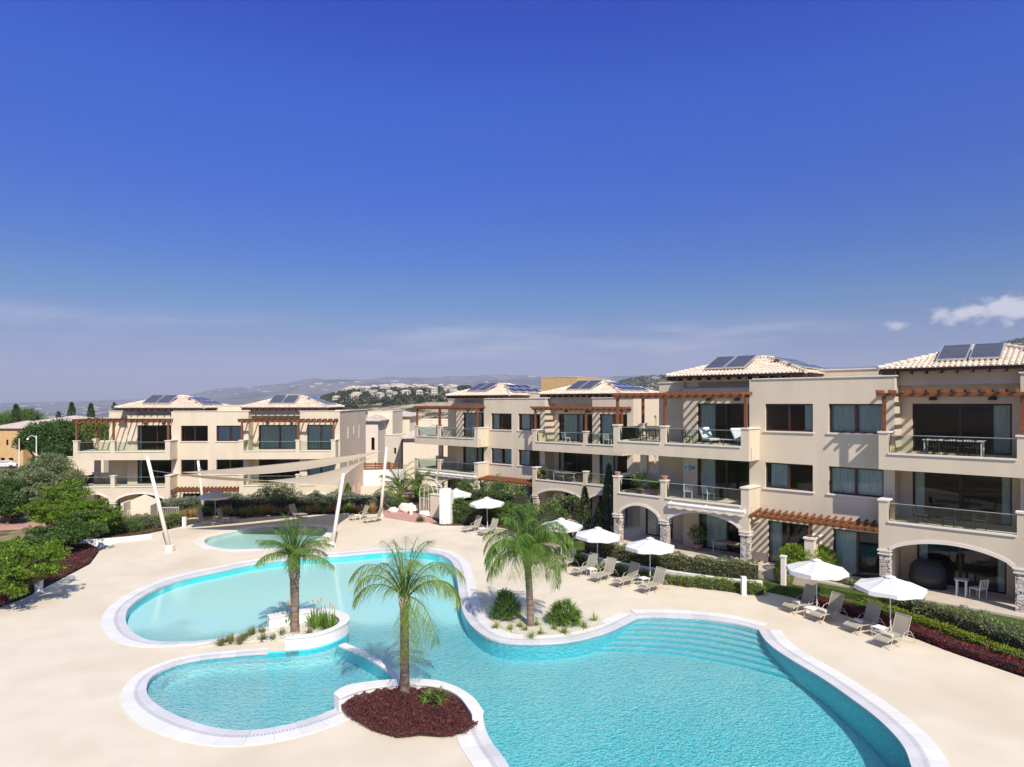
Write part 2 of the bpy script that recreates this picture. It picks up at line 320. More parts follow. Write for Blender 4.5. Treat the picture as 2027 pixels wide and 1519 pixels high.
# ------------------------------------------------------------ the apartment buildings (three alike, turned and set apart)
def holed_wall(mb, u0, u1, z0, z1, holes, n0, n1):      # a wall across u with real openings
    us = sorted({u0, u1, *[h[0] for h in holes], *[h[1] for h in holes]}); zs = sorted({z0, z1, *[h[2] for h in holes], *[h[3] for h in holes]})
    us = [u for u in us if u0 <= u <= u1]; zs = [z for z in zs if z0 <= z <= z1]
    def solid(i, j):
        if not (0 <= i < len(us)-1 and 0 <= j < len(zs)-1): return False
        c = ((us[i]+us[i+1])/2, (zs[j]+zs[j+1])/2)
        return not any(h[0] < c[0] < h[1] and h[2] < c[1] < h[3] for h in holes)
    for i in range(len(us)-1):
        for j in range(len(zs)-1):
            if not solid(i, j): continue
            a, b, c, d = us[i], us[i+1], zs[j], zs[j+1]
            q = lambda *v: mb.add(v, [(0,1,2,3)])
            q((a,n0,c),(b,n0,c),(b,n0,d),(a,n0,d)); q((b,n1,c),(a,n1,c),(a,n1,d),(b,n1,d))
            if not solid(i-1, j): q((a,n1,c),(a,n0,c),(a,n0,d),(a,n1,d))
            if not solid(i+1, j): q((b,n0,c),(b,n1,c),(b,n1,d),(b,n0,d))
            if not solid(i, j-1): q((a,n1,c),(b,n1,c),(b,n0,c),(a,n0,c))
            if not solid(i, j+1): q((a,n0,d),(b,n0,d),(b,n1,d),(a,n1,d))
def side_wall(mb, u0, u1, n0, n1, z0, z1, slits=()):    # a wall across n at u0..u1, niches cut into its outer (u1) face
    ns = sorted({n0, n1, *[s[0] for s in slits], *[s[1] for s in slits]}); zs = sorted({z0, z1, *[s[2] for s in slits], *[s[3] for s in slits]})
    cut = lambda a, b: any(s[0] < a < s[1] and s[2] < b < s[3] for s in slits)
    mb.box(u0, u1-.22, n0, n1, z0, z1)
    for i in range(len(ns)-1):
        for j in range(len(zs)-1):
            if not cut((ns[i]+ns[i+1])/2, (zs[j]+zs[j+1])/2): mb.box(u1-.22, u1, ns[i], ns[i+1], zs[j], zs[j+1])
def window(parent, u0, u1, z0, z1, n, curt, mid=1, seed=0):
    f = MB(); w = .075
    f.box(u0, u1, n, n+.07, z0, z0+w); f.box(u0, u1, n, n+.07, z1-w, z1); f.box(u0, u0+w, n, n+.07, z0+w, z1-w); f.box(u1-w, u1, n, n+.07, z0+w, z1-w)
    for k in range(mid):
        c = u0+(u1-u0)*(k+1)/(mid+1); f.box(c-.055, c+.055, n-.012, n+.06, z0+w, z1-w)
    o = f.build('window', M['frame'], parent)
    p = MB(); xs = [u0+w+(u1-u0-2*w)*k/(mid+1) for k in range(mid+2)]
    for k in range(mid+1):
        t = rnd.uniform(-.012, .012)
        p.add([(xs[k],n+.035+t,z0+w),(xs[k+1],n+.035-t,z0+w),(xs[k+1],n+.035-t,z1-w),(xs[k],n+.035+t,z1-w)], [(0,1,2,3)])
    p.build('pane', M['pane'], o)
    for a, b in curt:
        c = MB()
        A = u0+(u1-u0)*a; B_ = u0+(u1-u0)*b; k = max(6, int((B_-A)/.055)); b0 = len(c.v)
        for i in range(k+1):
            x = A+(B_-A)*i/k; y = n+.2+.04*math.sin(i*1.9+seed)+.02*math.sin(i*.7)
            c.v += [(x, y, z0+.03), (x, y, z1)]
        for i in range(k): c.f.append((b0+2*i, b0+2*i+2, b0+2*i+3, b0+2*i+1))
        c.build('curtain', M['curtain'], o, smooth=True)
    return o
def hip_roof(parent, u0, u1, n0, n1, ru0, ru1, rn, ze, rise):
    core = MB(); core.box(u0+.75, u1-.75, n0+.65, n1-.65, 9.6, ze-.05)
    o = MB()
    A = [(u0,n0,ze),(u1,n0,ze),(u1,n1,ze),(u0,n1,ze)]; r0, r1 = (ru0,rn,ze+rise), (ru1,rn,ze+rise)
    o.add(A+[r0, r1], [(0,1,5,4),(1,2,5),(2,3,4,5),(3,0,4),(3,2,1,0)])
    # barrel tiles: half round rows running down each slope
    def rows(e0, e1, t0, t1, out):
        e0, e1, t0, t1 = map(Vector, (e0, e1, t0, t1)); L = (e1-e0).length; k = int(L/.22); ax = (e1-e0).normalized()
        d = Vector(out)                                   # horizontal uphill direction
        for i in range(k):
            s = (i+.5)/k*L; base = e0+ax*s
            a0 = (t0-e0).dot(ax); a1 = (t1-e0).dot(ax); hmax = (t0-e0).dot(d)
            f = 1.0
            if s < a0: f = s/a0
            elif s > a1: f = (L-s)/(L-a1)
            tip = base+d*hmax*f+Vector((0,0,rise*f)); nrm = (ax.cross(tip-base)).normalized() if f > .02 else None
            if nrm is None: continue
            if nrm.z < 0: nrm = -nrm
            segs = max(1, int((tip-base).length/.36)); sl_ = (tip-base)/segs
            for q in range(segs):
                p = base+sl_*q-(tip-base).normalized()*.03; p2 = base+sl_*(q+1)
                b0 = len(o.v)
                for pp, w, h in ((p, .088, .085), (p2, .075, .05)):
                    for a in (0, 45, 90, 135, 180):
                        o.v.append(tuple(pp+ax*(math.cos(R(a))*w)+nrm*(math.sin(R(a))*h)))
                for j in range(4): o.f.append((b0+j, b0+j+1, b0+6+j, b0+5+j))
                o.f.append((b0+4, b0+3, b0+2, b0+1, b0))
    rows(A[0], A[1], r0, r1, (0,1,0)); rows(A[1], A[2], r1, r1, (-1,0,0)); rows(A[3], A[0], r0, r0, (1,0,0)); rows(A[2], A[3], r1, r0, (0,-1,0))
    for a, b in ((A[0], r0), (A[1], r1), (A[2], r1), (A[3], r0), (r0, r1)):
        a = Vector(a); b = Vector(b); k = int((b-a).length/.38); 
        for i in range(k):
            p, q = a.lerp(b, i/k), a.lerp(b, (i+1.12)/k); o.tube([p+Vector((0,0,.05)), q+Vector((0,0,.03))], [.125, .1], 7)
    ro = o.build('roof', M['tile'], parent, smooth=False)
    e = MB(); e.box(u0+.06, u1-.06, n0+.06, n1-.06, ze-.14, ze-.012)
    k = int((u1-u0)/.55)
    for i in range(k): x = u0+.15+(u1-u0-.3)*i/(k-1); e.box(x-.045, x+.045, n0+.02, n0+.62, ze-.27, ze-.14)
    k = int((n1-n0)/.55)
    for i in range(k): y = n0+.15+(n1-n0-.3)*i/(k-1); e.box(u0+.02, u0+.72, y-.045, y+.045, ze-.27, ze-.14); e.box(u1-.72, u1-.02, y-.045, y+.045, ze-.27, ze-.14)
    e.build('eaves', M['tile_dark'], ro)
    core.build('upper_wall', M['stucco'], ro)
    return ro
def slope_panel(parent, name, mtl, cu, cn, cz, w, l, up, tilt, h=.07):   # a flat panel: w across, l up the slope
    up = Vector(up); ax = up.cross(Vector((0,0,1))); d = (up*math.cos(tilt)+Vector((0,0,math.sin(tilt)))); nn = ax.cross(d).normalized()
    if nn.z < 0: nn = -nn
    c = Vector((cu, cn, cz)); m = MB(); V = lambda a, b, t: c+ax*a+d*b+nn*t
    m.add([V(i*w/2, j*l/2, t) for t in (0, h) for i, j in ((-1,-1),(1,-1),(1,1),(-1,1))], [(0,3,2,1),(4,5,6,7),(0,1,5,4),(1,2,6,5),(2,3,7,6),(3,0,4,7)])
    for i, j in ((-.4,-.4),(.4,-.4),(.4,.4),(-.4,.4)): m.bar(V(i*w, j*l, 0), V(i*w, j*l, -.13), .04)
    o = m.build(name, M['metal'], parent)
    g = MB(); a, b = w/2-.05, l/2-.05; g.add([V(-a,-b,h+.004),V(a,-b,h+.004),V(a,b,h+.004),V(-a,b,h+.004)], [(0,1,2,3)])
    if name == 'photovoltaic_panel': pass
    g.build('glass', mtl, o); return o
def arcade(mb, u0, u1, n0, n1, ztop, zcap, arches):     # fascia with segmental arches cut from below
    ed = [u0]
    for a, b, sp, cr in arches: ed += [a, b]
    ed.append(u1)
    for k in range(0, len(ed), 2): mb.box(ed[k], ed[k+1], n0, n1, zcap, ztop)
    trim = []
    for a, b, sp, cr in arches:
        K = 20; pts = []
        for i in range(K+1):
            t = i/K; x = a+(b-a)*t; z = sp+(cr-sp)*math.sin(math.pi*t)**.62; pts.append((x, z))
        pts[0] = (a, zcap if sp < zcap else sp)
        b0 = len(mb.v)
        for x, z in pts: mb.v += [(x,n0,z),(x,n0,ztop),(x,n1,z),(x,n1,ztop)]
        for i in range(K):
            p, q = b0+4*i, b0+4*i+4
            mb.f += [(p,q,q+1,p+1),(q+2,p+2,p+3,q+3),(p,p+2,q+2,q),(p+1,q+1,q+3,p+3)]
        trim.append(pts)
    return trim
WD1, WD2 = 1.45, 1.22
def make_building(name, loc, th, label, var):
    rt = empty(name, loc, th, label, 'apartment building', 'three storey apartment buildings round the pool')
    W = MB(); Z2, Z1 = 6.3, 3.1
    hb = [(0,2.48,7.21,8.685),(3.25,5.75,7.21,8.685),(0,2.48,4.09,5.485),(3.25,5.75,4.09,5.485),(.15,2.25,.02,2.32),(3.45,5.72,.02,2.32)]
    holed_wall(W, -.63, 6.225, 0, 10.02, hb, 0, .25)
    h1 = [(-4.4,-.8,Z2+.05,8.7),(-4.4,-.8,Z1+.05,5.5),(-4.3,-.8,.02,2.35)]
    holed_wall(W, -5.3, -.63, 0, 10.0, h1, .8, 1.05)
    W.box(-.88, -.63, 0, .8, 0, 10.02); W.box(6.225, 6.475, 0, 1.3, 0, 10.02) if False else None
    W.box(5.975, 6.225, .25, 1.3, 0, 10.02)
    W.box(-5.3, -5.05, 1.05, 1.9, 0, 10.0)
    holed_wall(W, -7.6, -5.3, Z2, 10.0, [], 1.9, 2.15)
    holed_wall(W, -9.0, -5.3, 0, Z2-.3, [(-8.5,-7.65,4.1,5.4),(-8.6,-6.6,.02,2.3)], 1.9, 2.15)
    h2 = [(6.72,10.6,Z2+.05,8.7),(6.72,10.6,Z1+.05,5.5),(6.9,10.4,.02,2.35)]
    holed_wall(W, 6.225, 10.98, 0, 10.0, h2, 1.3, 1.55)
    h3 = [(11.65,14.2,Z2+.05,8.75),(11.65,14.2,Z1+.05,5.55),(11.6,14.2,.02,2.3)]
    holed_wall(W, 10.98, 14.73, 0, 10.02, h3, .1, .35)
    W.box(10.98, 11.23, .35, 1.3, 0, 10.02)
    slits = []
    for a, zt, zb in ((3.8,8.6,7.25),(6.8,8.6,7.6),(9.75,8.6,7.0)):
        for dz, cutb in ((0, 0), (-3.2, .25), (-6.3, .1)): slits.append((a-.2, a+.2, zb+dz+cutb, zt+dz))
    side_wall(W, 14.4, 14.73, .35, 14, 0, 10.02, slits)
    W.box(-7.6, -7.35, 2.15, 14, 0, 10.0); W.box(-7.35, 14.4, 13.75, 14, 0, 10.0)
    W.box(-7.34, 14.39, 2.16, 13.74, 9.4, 9.58); W.box(-5.04, 5.97, 1.06, 2.15, 9.4, 9.58); W.box(6.23, 14.39, 1.56, 2.15, 9.4, 9.58)
    W.box(.9, 5.6, 3.2, 3.45, 9.6, 10.55); W.box(.9, 1.15, 3.45, 9, 9.6, 10.55); W.box(5.35, 5.6, 3.45, 9, 9.6, 10.55)
    for z in (Z2, Z1): W.box(-7.34, 14.39, 2.16, 13.74, z-.3, z-.02); W.box(-5.04, 5.97, 1.06, 2.15, z-.3, z-.02); W.box(6.23, 14.39, 1.56, 2.15, z-.3, z-.02)
    # balcony decks and their fascias
    class Trim:                                           # every coping, cap and sill a part of its own
        def box(q, *a, name='coping'): MB().box(*a).build(name, M['trim'], rt)
    T = Trim()
    def cap(u0, u1, n0, n1, z): T.box(u0-.05, u1+.05, n0-.05, n1+.05, z, z+.075, name='pier_cap')
    for z, low in ((Z2, 5.6), (Z1, None)):
        W.box(-8.9+.25, -.31-.2, -WD1+.25, .8, z-.28, z); W.box(-8.65, -5.3, .8, 1.9, z-.28, z)
        if z == Z2: W.box(-9.0, -8.65, -WD1+.25, 1.9, z-.7, z+.02)
        else: W.box(-8.9, -8.65, -WD1+.25, 1.9, z-.5, z+.02)
        W.box(5.81+.2, 14.6-.2, -WD2+.25, 0.1, z-.28, z); W.box(6.225, 10.98, .1, 1.3, z-.28, z)
        if low:
            W.box(-8.9, -.31, -WD1, -WD1+.25, low, z+.02); W.box(5.81, 14.6, -WD2, -WD2+.25, low, z+.02)
        # piers
        top = z+1.02
        for a, b in ((-8.9, -8.5), (-5.61, -5.25), (-.75, -.31)): W.box(a, b, -WD1, -WD1+.36, z+.02, top); 
        cap(-8.9, -8.5, -WD1, -WD1+.36, top); cap(-5.61, -5.25, -WD1, -WD1+.36, top)
        W.box(-.53, -.31, -WD1+.36, 0, low or z-.9, top); T.box(-.8, -.26, -WD1-.05, 0, top, top+.075)
        W.box(-8.9, -8.5, 1.45, 1.9, z+.02, top); cap(-8.9, -8.5, 1.45, 1.9, top)
        W.box(-8.5, -7.6, 1.9, 2.05, z+.02, top-.1) if z == Z2 else None
        W.box(-9.0, -8.75, 1.9, 2.15, z-.3, z+.02) if z == Z2 else None
        for a, b in ((5.81, 6.2), (10.96, 11.3), (14.2, 14.6)): W.box(a, b, -WD2, -WD2+.34, z+.02, top)
        T.box(5.76, 6.25, -WD2-.05, 0, top, top+.075); cap(10.96, 11.3, -WD2, -WD2+.34, top); T.box(14.15, 14.65, -WD2-.05, .1, top, top+.075)
        W.box(5.81, 6.03, -WD2+.34, 0, low or z-.9, top); W.box(14.38, 14.6, -WD2+.34, .1, low or z-.9, top)
        # copings under the glass
        for a, b, n in ((-8.5,-5.61,-WD1), (-5.25,-.75,-WD1), (6.2,10.96,-WD2), (11.3,14.2,-WD2)): T.box(a+.003, b-.003, n-.06, n+.3, z+.022, z+.1)
        T.box(-8.95, -8.55, -WD1+.37, 1.44, z+.022, z+.1)
        for a, b, n in ((-8.5,-5.61,-WD1+.12), (-5.25,-.75,-WD1+.12), (6.2,10.96,-WD2+.12), (11.3,14.2,-WD2+.12)):
            k = 3 if b-a > 4 else 2; g = MB()
            for i in range(k):
                x0, x1 = a+(b-a)*i/k+.012, a+(b-a)*(i+1)/k-.012; g.box(x0, x1, n, n+.014, z+.1, z+.92)
            go = g.build('glass_balustrade', M['rail_glass'], rt)
            rl = MB(); rl.box(a+.004, b-.004, n-.008, n+.022, z+.92, z+.945); rl.build('handrail', M['metal'], go)
        g = MB(); g.box(-8.75, -8.736, -WD1+.38, 1.43, z+.1, z+.92); g.build('glass_balustrade', M['rail_glass'], rt)
    tr = arcade(W, -8.9, -.31, -WD1, -WD1+.3, Z1+.02, 1.83, [(-8.42,-5.72,1.86,2.5), (-5.12,-.82,1.86,2.5)])
    tr2 = arcade(W, 5.81, 14.6, -WD2, -WD2+.3, Z1+.02, 1.83, [(6.3,10.82,1.8,2.42), (11.42,14.1,1.86,2.42)])
    for pts, n in [(p, -WD1) for p in tr]+[(p, -WD2) for p in tr2]:
        t_ = MB(); b0 = 0
        for i, (x, z) in enumerate(pts):
            ii = max(1, min(len(pts)-2, i)); dx, dz = pts[ii+1][0]-pts[ii-1][0], pts[ii+1][1]-pts[ii-1][1]; L = math.hypot(dx, dz); ox, oz = -dz/L*.16, dx/L*.16
            t_.v += [(x,n-.03,z+.002),(x+ox,n-.03,z+oz),(x+ox,n+.01,z+oz),(x,n+.01,z+.002)]
        for i in range(len(pts)-1):
            p, q = b0+4*i, b0+4*i+4
            t_.f += [(p,q,q+1,p+1),(p+1,q+1,q+2,p+2),(p+3,q+3,q,p)]
        t_.build('arch_moulding', M['trim'], rt)
    # parapet copings
    for a, b, c, d, z in ((-.7,6.3,-.06,.3,10.02), (-7.66,-5.25,1.84,2.2,10.0), (10.92,14.79,.04,.4,10.02), (14.42,14.79,.4,14.05,10.02), (-7.66,-7.3,2.2,14.05,10.0), (.84,5.66,3.14,3.5,10.55)):
        T.box(a, b, c, d, z, z+.06)
    for u0, u1, z0, z1 in hb[:4]: T.box(u0-.08, u1+.08, -.07, .1, z0-.075, z0-.004, name='window_sill')
    W.build('wall', M['stucco'], rt)
    # rooms behind the glass
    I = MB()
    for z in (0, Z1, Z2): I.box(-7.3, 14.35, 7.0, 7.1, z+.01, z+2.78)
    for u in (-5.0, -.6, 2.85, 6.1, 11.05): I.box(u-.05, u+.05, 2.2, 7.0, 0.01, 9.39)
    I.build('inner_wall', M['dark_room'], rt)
    # columns
    for a, b, n in ((-8.9,-8.42,-WD1), (-5.72,-5.12,-WD1), (-.82,-.31,-WD1), (5.81,6.3,-WD2), (10.82,11.42,-WD2), (14.1,14.6,-WD2)):
        c = (a+b)/2; a, b = c-.22, c+.22
        m = MB(); m.box(a, b, n+.02, n+.46, -.05, 1.6); co = m.build('column', M['stone'], rt, bevel=.01)
        m = MB(); m.box(a-.06, b+.06, n-.04, n+.52, 1.6, 1.67); m.box(a-.01, b+.01, n+.01, n+.47, 1.67, 1.76); m.box(a-.08, b+.08, n-.06, n+.54, 1.76, 1.832)
        m.build('capital', M['trim'], co)
    # windows and sliding doors
    cv = var['curt']
    for i, (u0, u1, z0, z1) in enumerate(hb[:4]): window(rt, u0, u1, z0, z1, .14, cv[i], 1, i)
    for i, h in enumerate(hb[4:]): window(rt, *h, .12, [(.0,.3)] if i == 0 else [(.0,.45)], 1, i)
    for i, h in enumerate(h1): window(rt, *h, .92, cv[4] if i < 2 else [(.1,.5),(.9,1)], 1, i)
    for i, h in enumerate(h2): window(rt, *h, 1.42, cv[5] if i == 0 else cv[7], 1, i+3)
    for i, h in enumerate(h3): window(rt, *h, .22, cv[6], 1, i+5)
    window(rt, -8.6, -6.6, .02, 2.3, 2.0, [(.3,.8)], 1, 2)
    hip_roof(rt, -6.15, 2.1, .15, 7.3, -2.95, -1.25, 3.75, 10.36, 1.1)
    hip_roof(rt, 5.45, 13.6, .15, 7.3, 8.75, 10.05, 3.75, 10.4, 1.1)
    tl = math.atan2(1.1, 3.6)
    for base in (-2.9, 8.9):
        for k in (0, 1): slope_panel(rt, 'solar_collector', M['collector'], base-.55+k*1.28, 1.95, 10.38+1.8*.306+.2, 1.2, 2.05, (0,1,0), tl+.1, .09)
        ue = (2.1, 13.6)[base > 0]
        for r_, ns in ((0, (2.6, 3.75, 4.9)), (1, (1.6, 2.75, 3.9, 5.05))):
            for nn in ns: slope_panel(rt, 'photovoltaic_panel', M['pv'], ue-1.95+r_*1.15-.1, nn+.2, 10.38+1.1*((1.95-r_*1.15)/3.3)+.16, 1.0, 1.0, (-1,0,0), math.atan2(1.1, 3.3))
    # pergolas
    def pergola(u0, u1, nf, backs, z, posts, step=.5, pz=None, rh=.14, tilt=0):
        p = MB(); p.box(u0, u1, nf+.06, nf+.2, z-.17, z)
        k = int((u1-u0)/step)
        for i in range(k+1):
            x = u0+.08+(u1-u0-.16)*i/k; nb = [b for a, c, b in backs if a <= x <= c]; nb = nb[0] if nb else backs[-1][2]
            p.bar((x, nf-.22, z+rh/2+.002-tilt), (x, nb-.02, z+rh/2+.002+tilt), .075, rh)
        for a, c, b in backs: p.box(a+.01, c-.01, b-.09, b-.02, z-.16, z)
        o = p.build('pergola', M['wood'], rt)
        for x, y, z0 in posts: q = MB(); q.box(x-.075, x+.075, y-.075, y+.075, z0, z-.172); q.build('post', M['wood'], o)
        return o
    t2 = Z2+1.1
    pergola(-8.95, -.66, -WD1+.05, [(-8.95,-7.6,1.95), (-7.6,-5.3,1.9), (-5.3,-.66,.8)], 9.2, [(-8.7,-WD1+.18,t2), (-8.7,1.75,t2), (-5.43,-WD1+.18,t2), (-.55,-WD1+.18,t2)])
    pergola(5.68, 14.6, -WD2+.02, [(5.68,6.3,0), (6.23,10.98,1.3), (10.98,14.6,.1)], 9.2, [(6.0,-WD2+.17,t2), (11.13,-WD2+.17,t2), (14.4,-WD2+.17,t2)])
    pergola(-.28, 5.8, -1.3, [(-.28,5.8,0)], 2.78, [(2.72,-1.15,1.95)], .34, rh=.11, tilt=.09)
    m = MB(); m.box(2.5, 2.95, -1.36, -.1, -.05, 1.86); gp = m.build('garden_wall', M['cream'], rt); m = MB(); m.box(2.44, 3.01, -1.42, -.04, 1.86, 1.945); m.build('coping', M['trim'], gp)
    # wall lamps
    for u, n in ((-3.6,.8), (-1.9,.8), (7.6,1.3), (9.9,1.3)):
        m = MB(); b0 = 0; m.lathe([(.03,.16),(.16,.12),(.17,0),(.02,.01)], 12, (u, n-.12, 8.86)); m.build('wall_lamp', M['black'], rt)
    if var.get('awning'):
        for a, b in var['awning']:
            m = MB(); m.tube([(a, -WD1-.14, Z1-.22), (b, -WD1-.14, Z1-.22)], .1, 10)
            for x in (a+.1, (a+b)/2, b-.1): m.box(x-.03, x+.03, -WD1-.2, -WD1+.01, Z1-.3, Z1-.08)
            ao = m.build('awning', M['white'], rt)
            m = MB(); k = int((b-a)/.12); b0 = len(m.v)
            for i in range(k+1):
                x = a+(b-a)*i/k; m.v += [(x, -WD1-.2, Z1-.26), (x, -WD1-.21+.015*math.sin(i), Z1-.46-.03*math.sin(i*1.3))]
            for i in range(k): m.f.append((2*i, 2*i+2, 2*i+3, 2*i+1))
            m.build('valance', M['cream'], ao)
    return rt
FULL = [(.02,.98)]
VR = dict(curt=[[(.8,1)], [(.02,.5),(.52,.98)], [(.08,.45)], FULL, [(.02,.28)], [(.82,.98)], [(.05,.95)], [(.02,.12),(.9,.98)]], awning=[(-5.0,-.45)])
VM = dict(curt=[[(.0,.3),(.88,1)], [(.05,.55),(.85,1)], [(.0,.42),(.55,1)], [(.02,.5),(.85,1)], [(.02,.6)], [(.1,.6),(.85,1)], [(.02,.6)], [(.0,.1)]], awning=[(-8.4,-5.6), (-5.2,-.45)])
VL = dict(curt=[[], FULL, [], [], [(.0,.08)], [(.02,.48),(.52,.98)], FULL, []])
R_Z, M_Z, L_Z = EYE-.059-8.685, EYE-.975-8.685, EYE-2.157-8.685
bR = make_building('apartment_building', (13.875, 35.119, R_Z), -.742, 'nearest cream apartment building at the right edge, with stone columns and pool side terraces', VR)
bM = make_building('apartment_building', (-1.943, 59.177, M_Z), -.697, 'middle cream apartment building standing in line behind the nearest one, partly hidden by palms', VM)
bL = make_building('apartment_building', (-31.095, 60.173, L_Z), .051, 'cream apartment building at left facing the camera squarely, behind the shade sails', VL)
for b_, z_, fn in ((bR, R_Z, -1.9), (bM, M_Z, -2.2), (bL, L_Z, -2.6)):
    m = MB(); m.box(-10.2, 15.2, fn, 14.3, -3.5, -.004); o = m.build('terrace', M['paving'] if 'paving' in M else M['cream']); o.location = b_.location; o.rotation_euler = b_.rotation_euler
    tag(o, kind='structure')
# ------------------------------------------------------------ terrain
def sstep(x, a, b): t = min(1, max(0, (x-a)/(b-a))); return t*t*(3-2*t)
RIDGE = [(-3000,0),(0,0),(150,3),(250,6),(340,9),(370,14),(400,20),(430,27),(470,30),(520,33),(570,36),(620,43),(700,47),(760,50),(830,47),(900,46),(1000,52),(1070,51),(1150,48),(1250,48),(1500,60),(2027,80),(4000,90)]
MIDR = [(-3000,0),(600,0),(1180,0),(1215,34),(1235,42),(1300,47),(1420,42),(1540,46),(1740,60),(1930,78),(1962,104),(1985,116),(2027,122),(2500,150),(4000,150)]
VILL = [(-3000,0),(560,0),(640,6),(690,20),(740,23),(800,24),(860,26),(920,26),(1000,28),(1200,28),(1500,20),(4000,20)]
def interp(t, x):
    for i in range(len(t)-1):
        if x <= t[i+1][0]: a, b = t[i], t[i+1]; return a[1]+(b[1]-a[1])*(x-a[0])/(b[0]-a[0])
    return t[-1][1]
from mathutils import noise as mn
def fbm(x, y, s, o=4): return mn.fractal(Vector((x/s, y/s, 3.7)), 1.0, 2.0, o)
def ground_z(X, Y):
    d = math.hypot(X, Y)
    e = math.hypot((X-0)/24, (Y-30)/23)
    z = -1.25-1.1*(1-sstep(e, .92, 1.12))
    if Y < 85: 
        if Y < -10: z -= min((-(Y+10))*.02, 20)
        return z
    px = 1013.5+F*X/max(Y, 1)
    z -= min(Y-85, 1500)*.042*(1 if px < 640 else max(.45, 1-(px-640)/500))
    vh = EYE+interp(VILL, px)*800/F; w = sstep(Y, 330, 760)*(1-sstep(Y, 820, 1500))
    if vh > EYE+.5: z = z*(1-w)+(vh+fbm(X, Y, 130)*5)*w
    w = sstep(Y, 900, 1700)*(1-sstep(Y, 1800, 3200)); mh = interp(MIDR, px)
    if mh > 0: z = z*(1-w)+(EYE+mh*1700/F+fbm(X, Y, 260)*9)*w
    w = sstep(Y, 4800, 8200); fh = interp(RIDGE, px)
    z = z*(1-w)+(EYE-4+fh*8200/F+fbm(X, Y, 900)*(3+fh*1.1))*w if fh > 0 else z*(1-w)+(-66)*w
    w2 = sstep(Y, 3200, 5200)*(1-w); z += w2*max(0, fh-8)*2.2*(1+fbm(X, Y, 700))
    return z
tm = MB(); NA, NR = 900, 190
angs = []
for i in range(NA+1):
    t = i/NA; angs.append(-50+100*t)
angs = [a for a in angs]+[60,80,110,145,180,215,250,280,300]
rad = [0]+[4*(12500/4)**(k/NR) for k in range(NR+1)]
for r_ in rad:
    for a in angs:
        X, Y = r_*math.sin(R(a)), r_*math.cos(R(a)); tm.v.append((X, Y, ground_z(X, Y)))
na = len(angs)
for i in range(len(rad)-1):
    for k in range(na):
        k2 = (k+1) % na; tm.f.append((i*na+k, i*na+k2, (i+1)*na+k2, (i+1)*na+k) if i else (na+k, k, na+k2))
def terrain_mat():
    m = mat('hillside_ground', (.2,.17,.12), .95); nt = m.node_tree; b = nt.nodes['Principled BSDF']; b.inputs['Specular IOR Level'].default_value = .05
    g = N(nt, 'ShaderNodeNewGeometry')
    def nz(sc, det=6, st=(1,1,1)):
        mp = N(nt, 'ShaderNodeMapping'); mp.inputs['Scale'].default_value = st; nt.links.new(g.outputs['Position'], mp.inputs[0])
        n = N(nt, 'ShaderNodeTexNoise'); n.inputs['Scale'].default_value = sc; n.inputs['Detail'].default_value = det; n.inputs['Roughness'].default_value = .65; nt.links.new(mp.outputs[0], n.inputs[0]); return n.outputs[0]
    def ramp(x, st):
        c = N(nt, 'ShaderNodeValToRGB'); c.color_ramp.elements[0].position, c.color_ramp.elements[0].color = st[0][0], (*st[0][1], 1)
        c.color_ramp.elements[1].position, c.color_ramp.elements[1].color = st[-1][0], (*st[-1][1], 1)
        for p, q in st[1:-1]: e = c.color_ramp.elements.new(p); e.color = (*q, 1)
        nt.links.new(x, c.inputs[0]); return c.outputs[0]
    near = ramp(nz(.35, 8), [(.35,(.05,.06,.022)),(.5,(.14,.12,.06)),(.62,(.33,.25,.15)),(.75,(.45,.36,.24))])
    mid = ramp(nz(.045, 10), [(.36,(.035,.045,.02)),(.47,(.10,.10,.05)),(.52,(.34,.27,.19)),(.66,(.5,.41,.3)),(.8,(.6,.55,.45))])
    far = ramp(nz(.0022, 12, (1, .6, 1)), [(.36,(.035,.045,.04)),(.46,(.10,.09,.08)),(.54,(.20,.165,.13)),(.6,(.11,.10,.085)),(.70,(.30,.26,.21))])
    ln = N(nt, 'ShaderNodeVectorMath', operation='LENGTH'); nt.links.new(g.outputs['Position'], ln.inputs[0])
    last = near
    for a, c, d in ((160, 500, mid), (2200, 3200, far)):
        mr = N(nt, 'ShaderNodeMapRange'); mr.inputs[1].default_value = a; mr.inputs[2].default_value = c; nt.links.new(ln.outputs['Value'], mr.inputs[0])
        mx = N(nt, 'ShaderNodeMix', data_type='RGBA'); nt.links.new(mr.outputs[0], mx.inputs[0]); nt.links.new(last, mx.inputs[6]); nt.links.new(d, mx.inputs[7]); last = mx.outputs[2]
    nt.links.new(last, b.inputs['Base Color']); return m
tag(tm.build('terrain', terrain_mat(), smooth=True), kind='structure')
# ------------------------------------------------------------ outlines measured on the ground
A = lambda pts, z=0: [tuple(at(x, y, z))[:2] for x, y in pts]
ring_top_L = A([(564,1262.7),(607,1259.8),(646.7,1250.9),(676,1239),(691,1227),(688,1217),(672,1209),(640,1204),(603,1205),(565.7,1210),(529,1217)], .5)
ring_top_R = A([(661,1372.8),(680.6,1359),(726,1350),(786.5,1344.5),(816.8,1344),(862,1347),(901.6,1359),(935,1380),(956,1408)], .45)
lobe = A([(483,1252),(450,1261),(422,1266),(385,1270),(348,1271),(300,1269),(270,1258),(252,1240),(247,1222),(255,1202),(282,1180),(320,1160),(370,1143),(439,1128),(498.5,1115.5),(557.8,1107.7),(617,1102.7),(676,1098.8),(745,1092.5),(810,1089.5),(862,1094),(893,1110),(905,1140),(909,1168),(914,1198),(925,1226),(945,1248),(972.5,1264),(1003.6,1271),(1045,1273),(1093,1271.5),(1135,1267),(1176,1257.5),(1211,1246),(1238,1233),(1262.6,1221)])
